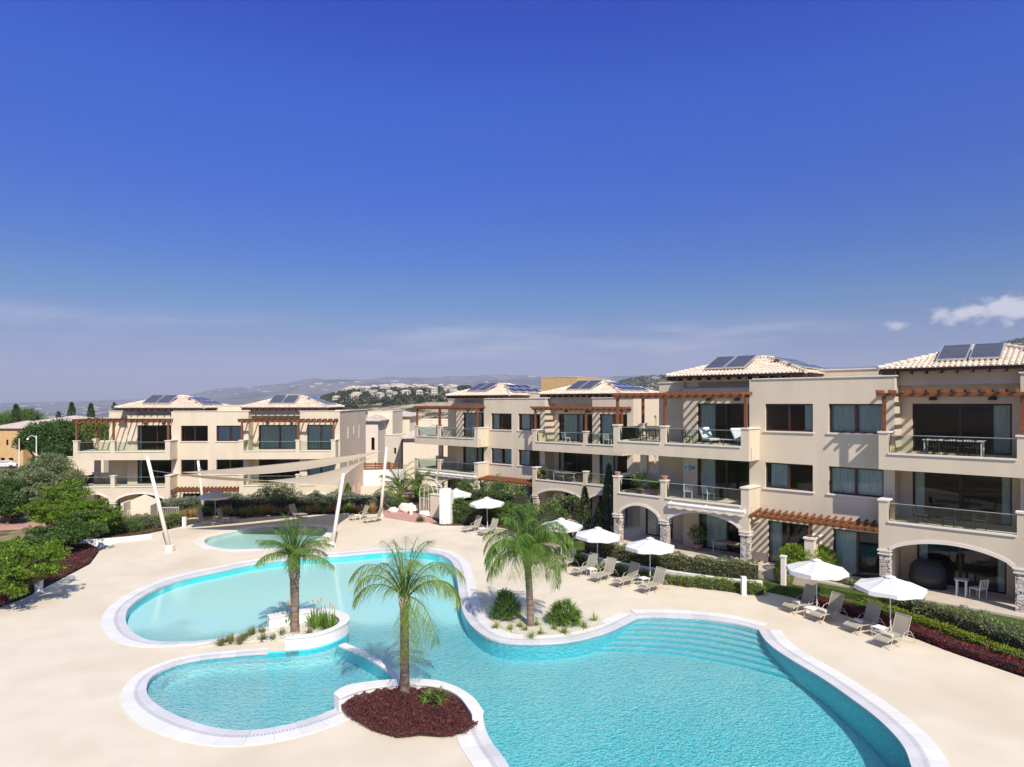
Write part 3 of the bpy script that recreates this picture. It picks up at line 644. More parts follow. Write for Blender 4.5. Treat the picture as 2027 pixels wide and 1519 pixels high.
steps_top = A([(1262.6,1221),(1290,1219.5),(1349,1221.5),(1401,1225),(1452.5,1233),(1502.6,1246)])
right_side = A([(1502.6,1246),(1517,1268),(1539,1287),(1578,1312),(1630,1343),(1682,1379),(1734,1418),(1773,1455),(1794,1483),(1807,1519)])
bottom = [(10.2,14.6),(9.0,11.4),(6.3,9.3),(3.2,9.4),(1.0,11.6),(.15,14.4)]
left_low = A([(1007,1519),(995,1500),(974,1473),(959.5,1445),(956.5,1430)])
second = A([(661,1404.5),(631.7,1417),(594.7,1429),(545,1440.5),(496,1446.5),(446.7,1445),(397,1435),(353,1419.5),(318,1402),(294,1382),(287.6,1365),(294,1345.5),(311,1330.5),(348,1314),(397,1303),(446.7,1297.5),(496,1293),(530,1291)])
s_lobe = spline(lobe, step=.3); s_right = spline(right_side, step=.3); s_low = spline([right_side[-1]]+bottom+[left_low[0]], step=.4); s_ll = spline(left_low, step=.3)
s_ringR = spline(ring_top_R, step=.25); s_ringL = spline(ring_top_L, step=.25); s_second = spline(second, step=.3); s_steps = spline(steps_top, step=.3)
outline = s_lobe+s_steps[1:]+s_right[1:]+s_low[1:]+s_ll[1:]+s_ringR[::-1]+s_second+s_ringL
def dedup(P):
    out = [P[0]]
    for p in P[1:]:
        if (p-out[-1]).length > .05: out.append(p)
    if (out[0]-out[-1]).length < .05: out.pop()
    return [Vector((p.x, p.y, 0)) for p in out]
outline = dedup(outline)
tod = spline(A([(404,1074),(422,1083),(459,1087.5),(498.5,1087),(548,1085),(600,1076.5),(634,1064.5),(648,1051),(645,1044.5),(617,1041.5),(558,1041.5),(518,1043.5),(478.8,1048),(440,1056),(412,1064)]), True, .3)
tod = dedup(tod)
deck_out = A([(-75,1250),(0,1203),(47,1185),(74,1172),(118.5,1148),(148,1133),(178,1117),(188,1104),(197,1091),(222,1079),(252,1069),(302,1055),(347,1045.5),(385,1037),(420,1031),(470,1027.5),(530,1022.5),(652,1018.5),(752,1018),(775,1014),(800,1012),(812,1018),(835,1031),(872,1041),(925,1041),(960,1040),(1000,1047),(1040,1062),(1067,1085),(1100,1105),(1138,1119),(1217,1141),(1312,1154),(1392,1164.5),(1468,1176),(1498,1177),(1513,1166),(1548,1168),(1566,1180),(1611,1198),(1673,1218.5),(1738,1241),(1818,1267),(1897,1297),(2026,1341)])
deck_out = [Vector((*p, 0)) for p in deck_out]+[Vector(p) for p in ((21.5,16.5,0),(25,9,0),(25,2,0),(-25,2,0),(-25,20,0))]
def fill(name, loops, z, mtl):
    cu = bpy.data.curves.new(name, 'CURVE'); cu.dimensions = '2D'; cu.fill_mode = 'BOTH'
    for L in loops:
        s = cu.splines.new('POLY'); s.points.add(len(L)-1); s.use_cyclic_u = True
        for i, p in enumerate(L): s.points[i].co = (p[0], p[1], 0, 1)
    o = bpy.data.objects.new(name+'_c', cu); COL.objects.link(o); dg = bpy.context.evaluated_depsgraph_get(); me = bpy.data.meshes.new_from_object(o.evaluated_get(dg))
    bpy.data.objects.remove(o); me.name = name; me.materials.clear(); me.materials.append(mtl); me.polygons.foreach_set('use_smooth', [False]*len(me.polygons)); m = bpy.data.objects.new(name, me); COL.objects.link(m)
    m.location.z = z; return m
tag(fill('pool_deck', [deck_out, outline, tod], 0, M['deck']), kind='structure')
m = MB(); n = len(deck_out)                               # the edge of the deck slab
for i in range(n):
    a, b = deck_out[i], deck_out[(i+1) % n]; m.add([(a.x,a.y,-.004),(b.x,b.y,-.004),(b.x,b.y,-2.6),(a.x,a.y,-2.6)], [(0,1,2,3)])
tag(m.build('deck_edge', M['deck']), kind='structure')
def walls(name, loop, z0, z1, mtl, closed=True):
    m = MB(); n = len(loop)
    for i in range(n if closed else n-1):
        a, b = loop[i], loop[(i+1) % n]; m.add([(a[0],a[1],z0),(b[0],b[1],z0),(b[0],b[1],z1),(a[0],a[1],z1)], [(0,1,2,3)])
    o = m.build(name, mtl); return tag(o, kind='structure')
WL = -.07
walls('pool_wall', outline, -1.23, -.004, M['pool_wall']); fm = MB(); NX, NY = 60, 60
for j in range(NY+1):
    for i in range(NX+1):
        X, Y = -21+38*i/NX, 8.5+37*j/NY; fm.v.append((X, Y, -.45-.27*sstep(X, -9.5, .5)-.55*sstep(-Y, -25.5, -17)))
for j in range(NY):
    for i in range(NX): a = j*(NX+1)+i; fm.f.append((a, a+1, a+NX+2, a+NX+1))
tag(fm.build('pool_floor', M['pool_floor'], smooth=True), kind='structure')
walls('paddling_pool_wall', tod, -.5, -.004, M['pool_floor']); tag(fill('paddling_pool_floor', [tod], -.34, M['pool_floor']), kind='structure')
def offset_loop(L, d, closed=True):
    n = len(L); out = []
    for i in range(n):
        a, b = L[(i-1) % n] if closed or i else L[0], L[(i+1) % n] if closed or i < n-1 else L[-1]
        t = (b-a); t.z = 0; t.normalize(); w = d[i] if isinstance(d, list) else d
        out.append(Vector((L[i].x-t.y*w, L[i].y+t.x*w, L[i].z)))
    return out
def solid_water(name, loop, z0, z1, mtl):
    m = MB().prism([(p.x, p.y) for p in loop], z0, z1); return tag(m.build(name, mtl), kind='structure')
area = sum(outline[i].x*outline[(i+1) % len(outline)].y-outline[(i+1) % len(outline)].x*outline[i].y for i in range(len(outline)))
sg = 1 if area < 0 else -1                                # offsetting outward
solid_water('pool_water', offset_loop(outline, sg*.012), -1.21, WL, M['water'])
a2 = sum(tod[i].x*tod[(i+1) % len(tod)].y-tod[(i+1) % len(tod)].x*tod[i].y for i in range(len(tod)))
solid_water('paddling_pool_water', offset_loop(tod, (1 if a2 < 0 else -1)*.012), -.46, WL, M['water_shallow'])
def band(name, line, w0, w1, z0, z1, mtl, side, closed=False, v0=0, v1=1, kind='structure'):   # a strip of slabs beside a line
    P = [Vector((p[0], p[1], 0)) for p in line]; n = len(P)
    W0 = w0 if isinstance(w0, list) else [w0]*n; W1 = w1 if isinstance(w1, list) else [w1]*n
    L0 = offset_loop(P, [side*w for w in W0], closed); L1 = offset_loop(P, [side*w for w in W1], closed)
    m = MB(); m.uv = []; u = 0; cnt = n+1 if closed else n
    for i in range(cnt):
        k = i % n
        if i: u += (P[k]-P[(i-1) % n]).length
        m.v += [(L0[k].x, L0[k].y, z0-.12), (L0[k].x, L0[k].y, z0), (L1[k].x, L1[k].y, z1), (L1[k].x, L1[k].y, z1-.12)]
        m.uv += [(u, v0), (u, v0), (u, v1), (u, v1)]
    for i in range(cnt-1):
        p, q = 4*i, 4*i+4; m.f += [(p,q,q+1,p+1), (p+1,q+1,q+2,p+2), (p+2,q+2,q+3,p+3)]
    o = m.build(name, mtl)
    # outward faces up
    me = o.data; import bmesh
    bm = bmesh.new(); bm.from_mesh(me); bmesh.ops.recalc_face_normals(bm, faces=bm.faces); bm.to_mesh(me); bm.free()
    return tag(o, kind=kind) if kind else o
main_line = s_lobe; OUT = sg
taper = [min(1, .42+.58*sstep(i, 2, 16)) for i in range(len(s_lobe))]
band('pool_edge', main_line, [-.03]*len(s_lobe), [.42*t for t in taper], .004, .012, M['coping_inner'], OUT)
band('pool_coping', main_line, [.423*t for t in taper], [.88*t for t in taper], .014, .022, M['coping_outer'], OUT)
for L in (s_steps, s_right, s_ll+[s_ll[-1]+Vector((-.02,.2,0))]):
    band('pool_edge', L, -.03, .42, .004, .014, M['coping_inner'], OUT); band('pool_coping', L, .423, .88, .018, .026, M['coping_outer'], OUT)
t2_ = [min(1, .42+.58*sstep(len(s_second)-1-i, 2, 22)) for i in range(len(s_second))]
band('second_pool_edge', s_second, -.03, [.42*t for t in t2_], .004, .013, M['coping_inner'], OUT); band('second_pool_coping', s_second, [.423*t for t in t2_], [.88*t for t in t2_], .016, .024, M['coping_outer'], OUT)
band('paddling_pool_edge', tod, -.03, .6, .004, .012, M['coping_outer'], (1 if a2 < 0 else -1), True)
for p, q in (((1238,1191),(1285,1192)), ((1516,1216),(1546,1222))):
    pass
# divider between the two basins
dv_o = spline(A([(683,1272),(710,1283),(735,1294),(771.4,1320),(792.6,1342.5),(797,1352)]), step=.3); dv_i = spline(A([(670,1277),(700,1289.5),(720,1298.6),(753,1318),(777.5,1341),(783,1352)]), step=.3)
m = MB(); n = 24
def resamp(L, n):
    S = [0]
    for i in range(1, len(L)): S.append(S[-1]+(L[i]-L[i-1]).length)
    out = []
    for k in range(n+1):
        t = S[-1]*k/n; i = next(i for i in range(1, len(S)) if S[i] >= t-1e-6); f = (t-S[i-1])/(S[i]-S[i-1]); out.append(L[i-1].lerp(L[i], f))
    return out
def strip_solid(m, LO, LI, z0, z1, n=24):
    a, b = resamp(LO, n), resamp(LI, n); b0 = len(m.v)
    for p, q in zip(a, b): m.v += [(p.x,p.y,z0),(p.x,p.y,z1),(q.x,q.y,z1),(q.x,q.y,z0)]
    for i in range(n):
        p, q = b0+4*i, b0+4*i+4; m.f += [(p,p+1,q+1,q),(p+1,p+2,q+2,q+1),(p+2,p+3,q+3,q+2),(p,q,q+3,p+3)]
    m.f += [(b0,b0+3,b0+2,b0+1),(b0+4*n,b0+4*n+1,b0+4*n+2,b0+4*n+3)]; return m
tag(strip_solid(MB(), dv_o, dv_i, -1.16, -.09).build('pool_divider', M['pool_wall']), kind='structure'); tag(strip_solid(MB(), offset_loop(dv_o, -.0, False), dv_i, -.088, -.01).build('pool_divider_coping', M['trim2']), kind='structure')
# second basin: raised floor and a shallow ledge
sb = [Vector((p[0], p[1], 0)) for p in s_second]+[Vector((p.x, p.y, 0)) for p in s_ringL[:10]]+[Vector((p.x, p.y, 0)) for p in dv_i]+[Vector((p.x,p.y,0)) for p in s_ringR[:8]][::-1]
sb = dedup(sb)
sb = offset_loop(sb, -sg*.01)
tag(MB().prism([(p.x, p.y) for p in sb], -1.17, -.52).build('second_pool_floor', M['pool_floor']), kind='structure')
led = spline(A([(661,1298),(640,1303),(560,1312),(480,1317),(400,1322),(350,1336),(324,1352),(322,1372),(340,1391),(365,1402),(400,1418)], -.3), step=.3)
lo_ = [Vector((p[0], p[1], 0)) for p in s_second if True]; k0 = min(range(len(lo_)), key=lambda i: (lo_[i]-led[-1]).length)
lp = dedup([Vector((p.x, p.y, 0)) for p in led]+lo_[k0:]+[Vector((p.x, p.y, 0)) for p in s_ringL[:9]])
tag(MB().prism([(p.x, p.y) for p in lp], -.515, -.24).build('second_pool_ledge', M['pool_floor']), kind='structure')
# broad steps into the main basin
e0 = [(1262,1221),(1349,1222),(1430,1229),(1510,1248)]; e1 = [(1098,1279),(1140,1285),(1245,1287),(1349,1295),(1452,1313),(1530,1331),(1600,1350)]
def lerp_line(k):
    a = resamp(spline(A([(1248,1227),(1300,1227),(1349,1229),(1401,1233),(1452,1241),(1517,1258)], -.14), step=.3), 30); b = resamp(spline(A(e1, -.65), step=.3), 30)
    return [p.lerp(q, k) for p, q in zip(a, b)]
top_in = [Vector((p.x, p.y, 0)) for p in resamp(s_steps, 30)]
prev = top_in
for k in range(7):
    cur = lerp_line(k/6); z = WL-.05-.088*k
    m = MB(); n = 30; lo = prev if k == 0 else [p.lerp(q, -.0) for p, q in zip(prev, cur)]
    strip_solid(m, lo, cur, -1.175+.0007*k, z, 30); o = m.build('pool_step', M['pool_floor']); tag(o, kind='structure'); prev = cur
    m = strip_solid(MB(), offset_loop(cur, .035, False), offset_loop(cur, -.035, False), z-.07, z+.004, 30); tag(m.build('step_nosing', M['pool_wall']), kind='structure')
# ring walls
def ring(name, outer, inner, top, label, zc=.06):
    r = empty(name, (0,0,0), 0, label, 'planter wall')
    strip_solid(MB(), outer, inner, -1.42, top-zc, 30).build('wall', M['white'], r)
    n = len(outer); oo = resamp(outer, 30); ii = resamp(inner, 30)
    o2 = [p+(p-q).normalized()*.03 for p, q in zip(oo, ii)]; i2 = [q+(q-p).normalized()*.03 for p, q in zip(oo, ii)]
    strip_solid(MB(), o2, i2, top-zc+.001, top, 30).build('coping', M['trim2'], r, bevel=.008); return r
M_trim2_ = noisy('planter_coping', (.70,.67,.63), (.76,.73,.69), 3, .6, spec=.3)
inL = spline(A([(571,1258.5),(617,1253.8),(652.6,1244),(668,1236),(674,1227),(664,1217.5),(645,1212.5),(603,1212),(570,1216.5),(533,1223.5)], .5), step=.25)
inR = spline(A([(671,1381),(711,1365.5),(748,1358.5),(786.5,1354.6),(832,1353.7),(877,1360.6),(907.7,1375.8),(935,1410)], .45), step=.25)
ring('curved_planter_wall', s_ringL, inL, .5, 'white curved planter wall round the palm on the spit between the two left basins')
ring('curved_planter_wall', s_ringR, inR, .45, 'white curved planter wall round the dark red ground cover and front palm')
# beds
spit_bed = A([(392,1283),(446,1276),(500,1271.5),(562,1268),(610,1262),(655,1249),(676,1236),(678,1226),(666,1217),(645,1212),(603,1211),(570,1215),(533,1222),(531,1244),(485,1255),(430,1269)])
m = MB().prism(spit_bed, -.1, .045); tag(m.build('pebble_bed', M['gravel']), kind='structure')
red_bed_poly = A([(674,1404),(690,1425),(741,1453),(786.5,1466),(832,1461),(877,1464),(922,1458),(946,1438),(938,1415),(907,1383),(877,1370),(832,1364),(786,1365),(711,1376),(676,1391)])
cxr = sum(p[0] for p in red_bed_poly)/len(red_bed_poly); cyr = sum(p[1] for p in red_bed_poly)/len(red_bed_poly)
tag(MB().prism([(cxr+(x-cxr)*.93, cyr+(y-cyr)*.93) for x, y in red_bed_poly], -.1, .05).build('soil_bed', M['soil']), kind='structure')
palm_bed_line = spline(A([(965.6,1209),(980,1232),(1003,1249),(1048.5,1260.5),(1107,1258),(1159,1248),(1198,1235),(1170,1226),(1140,1220),(1083,1209),(1031,1196),(990,1192)]), True, .4)
tag(MB().prism([(p.x, p.y) for p in palm_bed_line], -.1, .04).build('pebble_bed', M['gravel']), kind='structure')
# ground levels beyond the deck
lawnR = A([(1151,1097),(1218,1114),(1275,1124.5),(1340,1134.5),(1400,1143),(1449,1149),(1509,1153),(1560,1163)], .45)
k_ = Vector((13.875, 35.119, 0)); c_, s_ = math.cos(-.742), math.sin(-.742)
def Rl(u, n, b=(13.875, 35.119, -.742)): c, s = math.cos(b[2]), math.sin(b[2]); return (b[0]+u*c-n*s, b[1]+u*s+n*c)
lawn_poly = lawnR+[tuple(at(x, y, .45))[:2] for x, y in ((1611,1176),(1700,1196),(1800,1224),(1900,1258),(2026,1300))]+[(22,18)]+[Rl(16,-1), Rl(-10,0), Rl(-10,4)]+A([(1110,1075)], .45)
tag(MB().prism(lawn_poly, -1.2, .45).build('lawn', M['lawn']), kind='structure')
tag(MB().prism([Rl(3.3,-1.91), Rl(16.5,-1.91), Rl(16.5,-3.4), Rl(10,-2.75), Rl(3.3,-2.6)], -1.2, .76).build('lawn', M['lawn']), kind='structure')
gm = A([(752,1018),(775,1014),(800,1012),(835,1031),(872,1041),(960,1040),(1040,1062),(1100,1105)])+[lawnR[0], tuple(at(1110,1075,.45))[:2], (4.5,48), (-3,62), (-12,66), (-14,57)]
tag(MB().prism(gm, -1.3, -.01).build('garden_soil', M['soil']), kind='structure')
def sheet(name, pts, z, mtl, dz=.25): return tag(MB().prism(pts, z-dz, z).build(name, mtl), kind='structure')
sheet('path', A([(764,1025.5),(828,1035.5),(868,1034),(850,1024),(800,1008),(772,1006),(745,1012)]), .006, M['pink'], .2)
sheet('path', A([(1062,1092),(1100,1104),(1124,1100),(1115,1083),(1092,1074),(1060,1078)]), .008, M['pink'], .2)
sheet('path', A([(-80,1006),(-20,1003),(40,1000),(72,996),(100,1012),(94,1040),(40,1046),(-80,1052)], -1.15), -1.15, M['pink'])
sheet('path', A([(26,1002),(40,972),(56,955),(78,950),(92,975),(84,996)], -1.14), -1.14, M['brick'])
sheet('road', A([(60,948),(98,925),(128,912),(150,908),(150,916),(118,925),(92,945)], -1.9), -1.9, M['asphalt'], .6)
# low wall along the right hand hedge
wl = spline(lawnR[:7], step=.5); L0 = offset_loop(wl, .14, False); L1 = offset_loop(wl, -.14, False)
tag(strip_solid(MB(), L0, L1, -.2, .52, 40).build('low_wall', M['trim2']), 'low white capped wall between the clipped balls and the long hedge', 'wall')
# ------------------------------------------------------------ plants
def npmesh(name, V, Fc, mtl, parent=None, smooth=False):  # V (n,3), Fc (m,4)
    me = bpy.data.meshes.new(name); n, m_ = len(V), len(Fc); k = Fc.shape[1]
    me.vertices.add(n); me.vertices.foreach_set('co', V.astype(np.float32).ravel()); me.loops.add(m_*k); me.loops.foreach_set('vertex_index', Fc.astype(np.int32).ravel())
    me.polygons.add(m_); me.polygons.foreach_set('loop_start', np.arange(0, m_*k, k, dtype=np.int32)); me.polygons.foreach_set('loop_total', np.full(m_, k, dtype=np.int32))
    me.update(calc_edges=True); me.materials.append(mtl)
    if smooth: me.polygons.foreach_set('use_smooth', [True]*m_)
    o = bpy.data.objects.new(name, me); COL.objects.link(o)
    if parent: o.parent = parent
    return o
def unit(a): return a/np.maximum(np.linalg.norm(a, axis=1, keepdims=True), 1e-6)
def leaf_geo(P, D, size, aspect=.5, jitter=.35, up=None):  # rhombus leaves at P pointing along D
    n = len(P); D = unit(D); r = unit(rng.normal(size=(n, 3))); S = unit(np.cross(D, r)); L = size*(1+jitter*rng.uniform(-1, 1, (n, 1)))
    V = np.empty((n, 4, 3)); V[:, 0] = P; V[:, 1] = P+D*L*.5+S*L*aspect*.5; V[:, 2] = P+D*L; V[:, 3] = P+D*L*.5-S*L*aspect*.5
    return V.reshape(-1, 3), np.arange(4*n).reshape(n, 4)
def blade_geo(B, D, L, W, droop, seg=3):                 # arching blades; droop pulls the tip down
    n = len(B); D = unit(D); L = np.asarray(L).reshape(-1, 1)*np.ones((n, 1)); W = np.asarray(W).reshape(-1, 1)*np.ones((n, 1)); dr = np.asarray(droop).reshape(-1, 1)*np.ones((n, 1))
    S = np.cross(D, np.array([[0, 0, 1.]])); bad = np.linalg.norm(S, axis=1) < .1; S[bad] = [1, 0, 0]; S = unit(S); 
    V = np.empty((n, (seg+1)*2, 3)); Fc = []
    for i in range(seg+1):
        t = i/seg; c = B+D*L*t+np.array([[0, 0, -1.]])*dr*L*t*t; w = W*(1-t)**.7*.5+W*.03
        if i == 0: w = W*.3
        V[:, 2*i] = c-S*w; V[:, 2*i+1] = c+S*w
    base = (np.arange(n)*(seg+1)*2)[:, None]
    q = np.concatenate([base+np.array([[2*i, 2*i+1, 2*i+3, 2*i+2]]) for i in range(seg)], axis=1).reshape(-1, 4)
    return V.reshape(-1, 3), q
def join(parts):
    V = []; Fc = []; b = 0
    for v, f in parts: V.append(v); Fc.append(f+b); b += len(v)
    return np.concatenate(V), np.concatenate(Fc)
M['hedge'] = leafmat('hedge_leaves', (.09,.12,.03), (.30,.33,.13), .35, c3=(.48,.48,.32))
M['grey_hedge'] = leafmat('grey_green_leaves', (.10,.135,.08), (.31,.35,.24), .28)
M['lime'] = leafmat('lime_leaves', (.14,.21,.012), (.40,.47,.035), .35)
M['bush'] = leafmat('bush_leaves', (.045,.10,.015), (.17,.27,.05), .33)
M['bright'] = leafmat('bright_leaves', (.09,.17,.012), (.33,.43,.05), .38)
M['burgundy'] = leafmat('burgundy_leaves', (.06,.022,.024), (.20,.07,.065), .25, c3=(.42,.07,.07))
M['burgundy2'] = leafmat('wine_red_leaves', (.09,.018,.028), (.30,.05,.07), .28)
M['core'] = mat('twigs', (.03,.028,.015), .95)
M['palm_leaf'] = leafmat('palm_leaflets', (.10,.17,.03), (.36,.44,.10), .42, .35)
M['palm_leaf2'] = leafmat('dark_palm_leaflets', (.06,.13,.022), (.24,.36,.07), .4, .35)
M['bark'] = noisy('palm_bark', (.14,.10,.075), (.30,.23,.18), 3, .95, .8, 12, stretch=(1,1,5), spec=.05, c3=(.36,.22,.13), s3=1.2)
M['boots'] = noisy('leaf_base_fibre', (.30,.22,.15), (.52,.44,.36), 6, .95, .6, 20, stretch=(2,2,.6), spec=.05)
M['trunk'] = noisy('tree_bark', (.10,.07,.05), (.2,.15,.11), 5, .95, .6, 20, stretch=(3,3,1), spec=.05)
M['yucca'] = leafmat('strap_leaves', (.06,.14,.02), (.25,.38,.06), .3, .35)
M['spider'] = leafmat('striped_blades', (.16,.22,.03), (.42,.46,.14), .35)
M['gold'] = leafmat('dry_grass_blades', (.30,.19,.06), (.55,.40,.19), .35)
M['tuft'] = leafmat('green_grass_blades', (.12,.16,.05), (.3,.33,.13), .35)
M['tree1'] = leafmat('tree_leaves', (.05,.11,.012), (.22,.33,.03), .4, c3=(.40,.45,.06))
M['tree2'] = leafmat('dense_tree_leaves', (.03,.075,.015), (.12,.2,.04), .35)
M['tree3'] = leafmat('yellow_green_needles', (.06,.09,.015), (.2,.23,.05), .3)
M['olive'] = leafmat('olive_leaves', (.085,.115,.04), (.31,.35,.17), .32)
M['cyp'] = leafmat('cypress_sprays', (.02,.045,.012), (.085,.125,.03), .2)
M['flower_w'] = mat('white_petals', (.8,.78,.7), .7); M['flower_r'] = mat('red_petals', (.62,.03,.02), .6); M['flower_o'] = mat('orange_petals', (.7,.25,.05), .6); M['flower_p'] = mat('pink_petals', (.55,.15,.3), .6)
def hedge(name, line, w, h, z, label, cat, leaf, size=.07, dens=330, core=True, group=None, rough=.12, aspect=.5, flowers=None):
    P = spline([(p[0], p[1]) for p in line], step=.25); rt = empty(name, (0,0,0), 0, label, cat, group); n = len(P); T = []
    N_ = int(dens*sum((P[i+1]-P[i]).length for i in range(n-1))*(w+2*h)); S = [0]
    for i in range(1, n): S.append(S[-1]+(P[i]-P[i-1]).length)
    s = rng.uniform(0, S[-1], N_); idx = np.clip(np.searchsorted(S, s)-1, 0, n-2); f = (s-np.array(S)[idx])/(np.array(S)[idx+1]-np.array(S)[idx])
    A_ = np.array([[p.x, p.y] for p in P]); c = A_[idx]+(A_[idx+1]-A_[idx])*f[:, None]; t = A_[idx+1]-A_[idx]; t /= np.linalg.norm(t, axis=1)[:, None]; nn = np.stack([-t[:, 1], t[:, 0]], 1)
    per = rng.uniform(0, 1, N_)*(w+2*h); hh = h*(1+rough*np.array([mn.noise(Vector((a*1.3, b*1.3, 1)))+.5*mn.noise(Vector((a*4, b*4, 5))) for a, b in c])*1.6)
    zz_ = np.where(per < h, per/h, np.where(per > h+w, (2*h+w-per)/h, 1.0)); o = np.where(per < h, -.5, np.where(per > h+w, .5, (per-h)/w-.5))
    wob = 1+rough*np.array([mn.noise(Vector((a*1.7+9, b*1.7, q*3))) for (a, b), q in zip(c, zz_)])*2
    rnd_ = 1-.18*np.clip((np.abs(o)-.3)/.2, 0, 1)*np.clip((zz_-.75)/.25, 0, 1)
    X = c[:, 0]+nn[:, 0]*o*w*wob; Y = c[:, 1]+nn[:, 1]*o*w*wob; Z = z+zz_*hh*rnd_; dep = rng.uniform(0, 1, N_)**2*.12
    D = np.stack([nn[:, 0]*o*1.6, nn[:, 1]*o*1.6, np.where(zz_ > .95, 1, .35)], 1); D = unit(D); Pn = np.stack([X, Y, Z], 1)-D*dep[:, None]*1.0
    D = D+rng.normal(size=D.shape)*.7
    V, Fc = leaf_geo(Pn, D, size, aspect); npmesh('foliage', V, Fc, leaf, rt)
    if core:
        L0 = offset_loop(P, w*.38, False); L1 = offset_loop(P, -w*.38, False)
        strip_solid(MB(), L0, L1, z-.3, z+h*.8, max(6, n)).build('twigs', M['core'], rt)
    if flowers:
        k = rng.choice(N_, flowers[1]); V, Fc = leaf_geo(Pn[k]+D[k]*.03, D[k], flowers[2], .9); npmesh('flower', V, Fc, flowers[0], rt)['kind'] = 'stuff'
    return rt
def blob(name, c, r, label, cat, leaf, size=.07, dens=260, group=None, lump=.2, aspect=.5, core=True, parent=None):
    rx, ry, rz_ = r; N_ = int(dens*4*math.pi*((rx*ry)**1.6/3+(rx*rz_)**1.6/3+(ry*rz_)**1.6/3)**(1/1.6)*.6)
    d = unit(rng.normal(size=(N_, 3))); d[:, 2] = np.where(d[:, 2] < -.3, -d[:, 2], d[:, 2])
    k = 1+lump*np.array([mn.noise(Vector(q*2.2)+Vector((c[0], c[1], 0)))+.5*mn.noise(Vector(q*5)+Vector((c[1], c[0], 0))) for q in d])*1.5
    P = d*np.array([rx, ry, rz_])*(k-rng.uniform(0, 1, N_)**2*.14)[:, None]+np.array(c)
    V, Fc = leaf_geo(P, d+rng.normal(size=d.shape)*.7, size, aspect)
    rt = parent or empty(name, c, 0, label, cat, group); off = np.array(rt.location) if not parent else 0
    npmesh('foliage', V-off, Fc, leaf, rt)
    if core: m = MB(); m.lathe([(.02, -rz_*.3), (rx*.7, -rz_*.2), (rx*.72, rz_*.3), (rx*.3, rz_*.72), (.02, rz_*.75)], 10); m.build('twigs', M['core'], rt)
    return rt
def tree(name, base, clumps, label, cat, leaf, size=.16, dens=60, group=None, trunk_r=.12, aspect=.5, fork=.45, flat=1.0):
    if name in ('olive_tree', 'broad_tree', 'pine_tree'):
        c2 = []
        for cx, cy, cz, rx, ry, rz_ in clumps:
            for q in range(6):
                d = Vector((rnd.gauss(0,1), rnd.gauss(0,1), rnd.gauss(0,1)+.3)).normalized(); k = rnd.uniform(.4, .62); c2.append((cx+d.x*rx*.68, cy+d.y*ry*.68, cz+d.z*rz_*.68, rx*k, ry*k, rz_*k*.9))
        clumps = c2
    if name == 'feathery_tree':
        c2 = []
        for cx, cy, cz, rx, ry, rz_ in clumps:
            for q in range(7):
                a = q*2.4+rnd.uniform(-.5, .5); f = .15+.75*(q/7)**.6; k = rnd.uniform(.38, .56); c2.append((cx+math.cos(a)*rx*f, cy+math.sin(a)*ry*f, cz+rnd.uniform(-1.0, 1.1)*rz_, rx*k, ry*k, rz_*rnd.uniform(.22, .36)))
        clumps = c2; dens *= 1.15
    base = Vector(base); rt = empty(name, base, 0, label, cat, group); m = MB(); parts = []
    top = sum((Vector(c[:3]) for c in clumps), Vector())/len(clumps)
    zf = base.z+(min(c[2]-c[5] for c in clumps)-base.z)*1.0; zf = max(zf, base.z+.3); fk = Vector((base.x+(top.x-base.x)*.3, base.y+(top.y-base.y)*.3, zf))
    m.tube([Vector((0,0,-.3)), (fk-base)*.5+Vector((rnd.uniform(-.08,.08), rnd.uniform(-.08,.08), 0)), fk-base], [trunk_r*1.15, trunk_r*.9, trunk_r*.75], 8)
    for cx, cy, cz, rx, ry, rz_ in clumps:
        c = Vector((cx, cy, cz)); mid = fk.lerp(c, .55)+Vector((0,0,-.12*(c-fk).length)); m.tube([fk-base, mid-base, c-base], [trunk_r*.5, trunk_r*.3, trunk_r*.08], 5)
        for q in range(4):
            e = c+Vector((rnd.uniform(-.7,.7)*rx, rnd.uniform(-.7,.7)*ry, rnd.uniform(-.3,.5)*rz_)); m.tube([mid-base, e-base], [trunk_r*.22, trunk_r*.05], 5)
        N_ = int(dens*4*3.14*(rx*ry*rz_)**(2/3)*1.6); d = unit(rng.normal(size=(N_, 3)))
        # twigs gathered into small bunches so that the sky shows between them
        nb = max(8, N_//14); bc = unit(rng.normal(size=(nb, 3)))*(rng.uniform(.45, 1.0, (nb, 1))); bi = rng.integers(0, nb, N_)
        P = (bc[bi]+rng.normal(size=(N_, 3))*(.13))*np.array([rx, ry, rz_*flat])+np.array([cx, cy, cz])
        V, Fc = leaf_geo(P-np.array(base), bc[bi]+rng.normal(size=(N_, 3))*.8+np.array([[0,0,.2]]), size, aspect); parts.append((V, Fc))
    m.build('trunk', M['trunk'], rt, smooth=True); V, Fc = join(parts); npmesh('crown', V, Fc, leaf, rt); return rt
def cypress(base, h, r, label, group, dens=420, size=.1, leaf='cyp'):
    rt = empty('cypress', base, 0, label, 'cypress', group); N_ = int(dens*h*r*4); t = rng.uniform(0, 1, N_)**.8; a = rng.uniform(0, 2*np.pi, N_)
    rr = r*np.minimum(1, (1-t)**.62*1.25)*np.minimum(1, .55+t*5)*(1-rng.uniform(0, 1, N_)**2*.35)*(1+.14*np.sin(a*3+t*9)+.1*np.sin(a*7-t*23))
    P = np.stack([np.cos(a)*rr, np.sin(a)*rr, .15+t*h*.98], 1); D = np.stack([np.cos(a)*.5, np.sin(a)*.5, np.full(N_, 1.1)], 1)+rng.normal(size=(N_, 3))*.35
    V, Fc = leaf_geo(P, D, size*1.5, .35); npmesh('crown', V, Fc, M[leaf], rt)
    m = MB(); m.tube([(0,0,-.2), (0,0,h*.8)], [r*.35, r*.08], 7); m.build('trunk', M['trunk'], rt); return rt
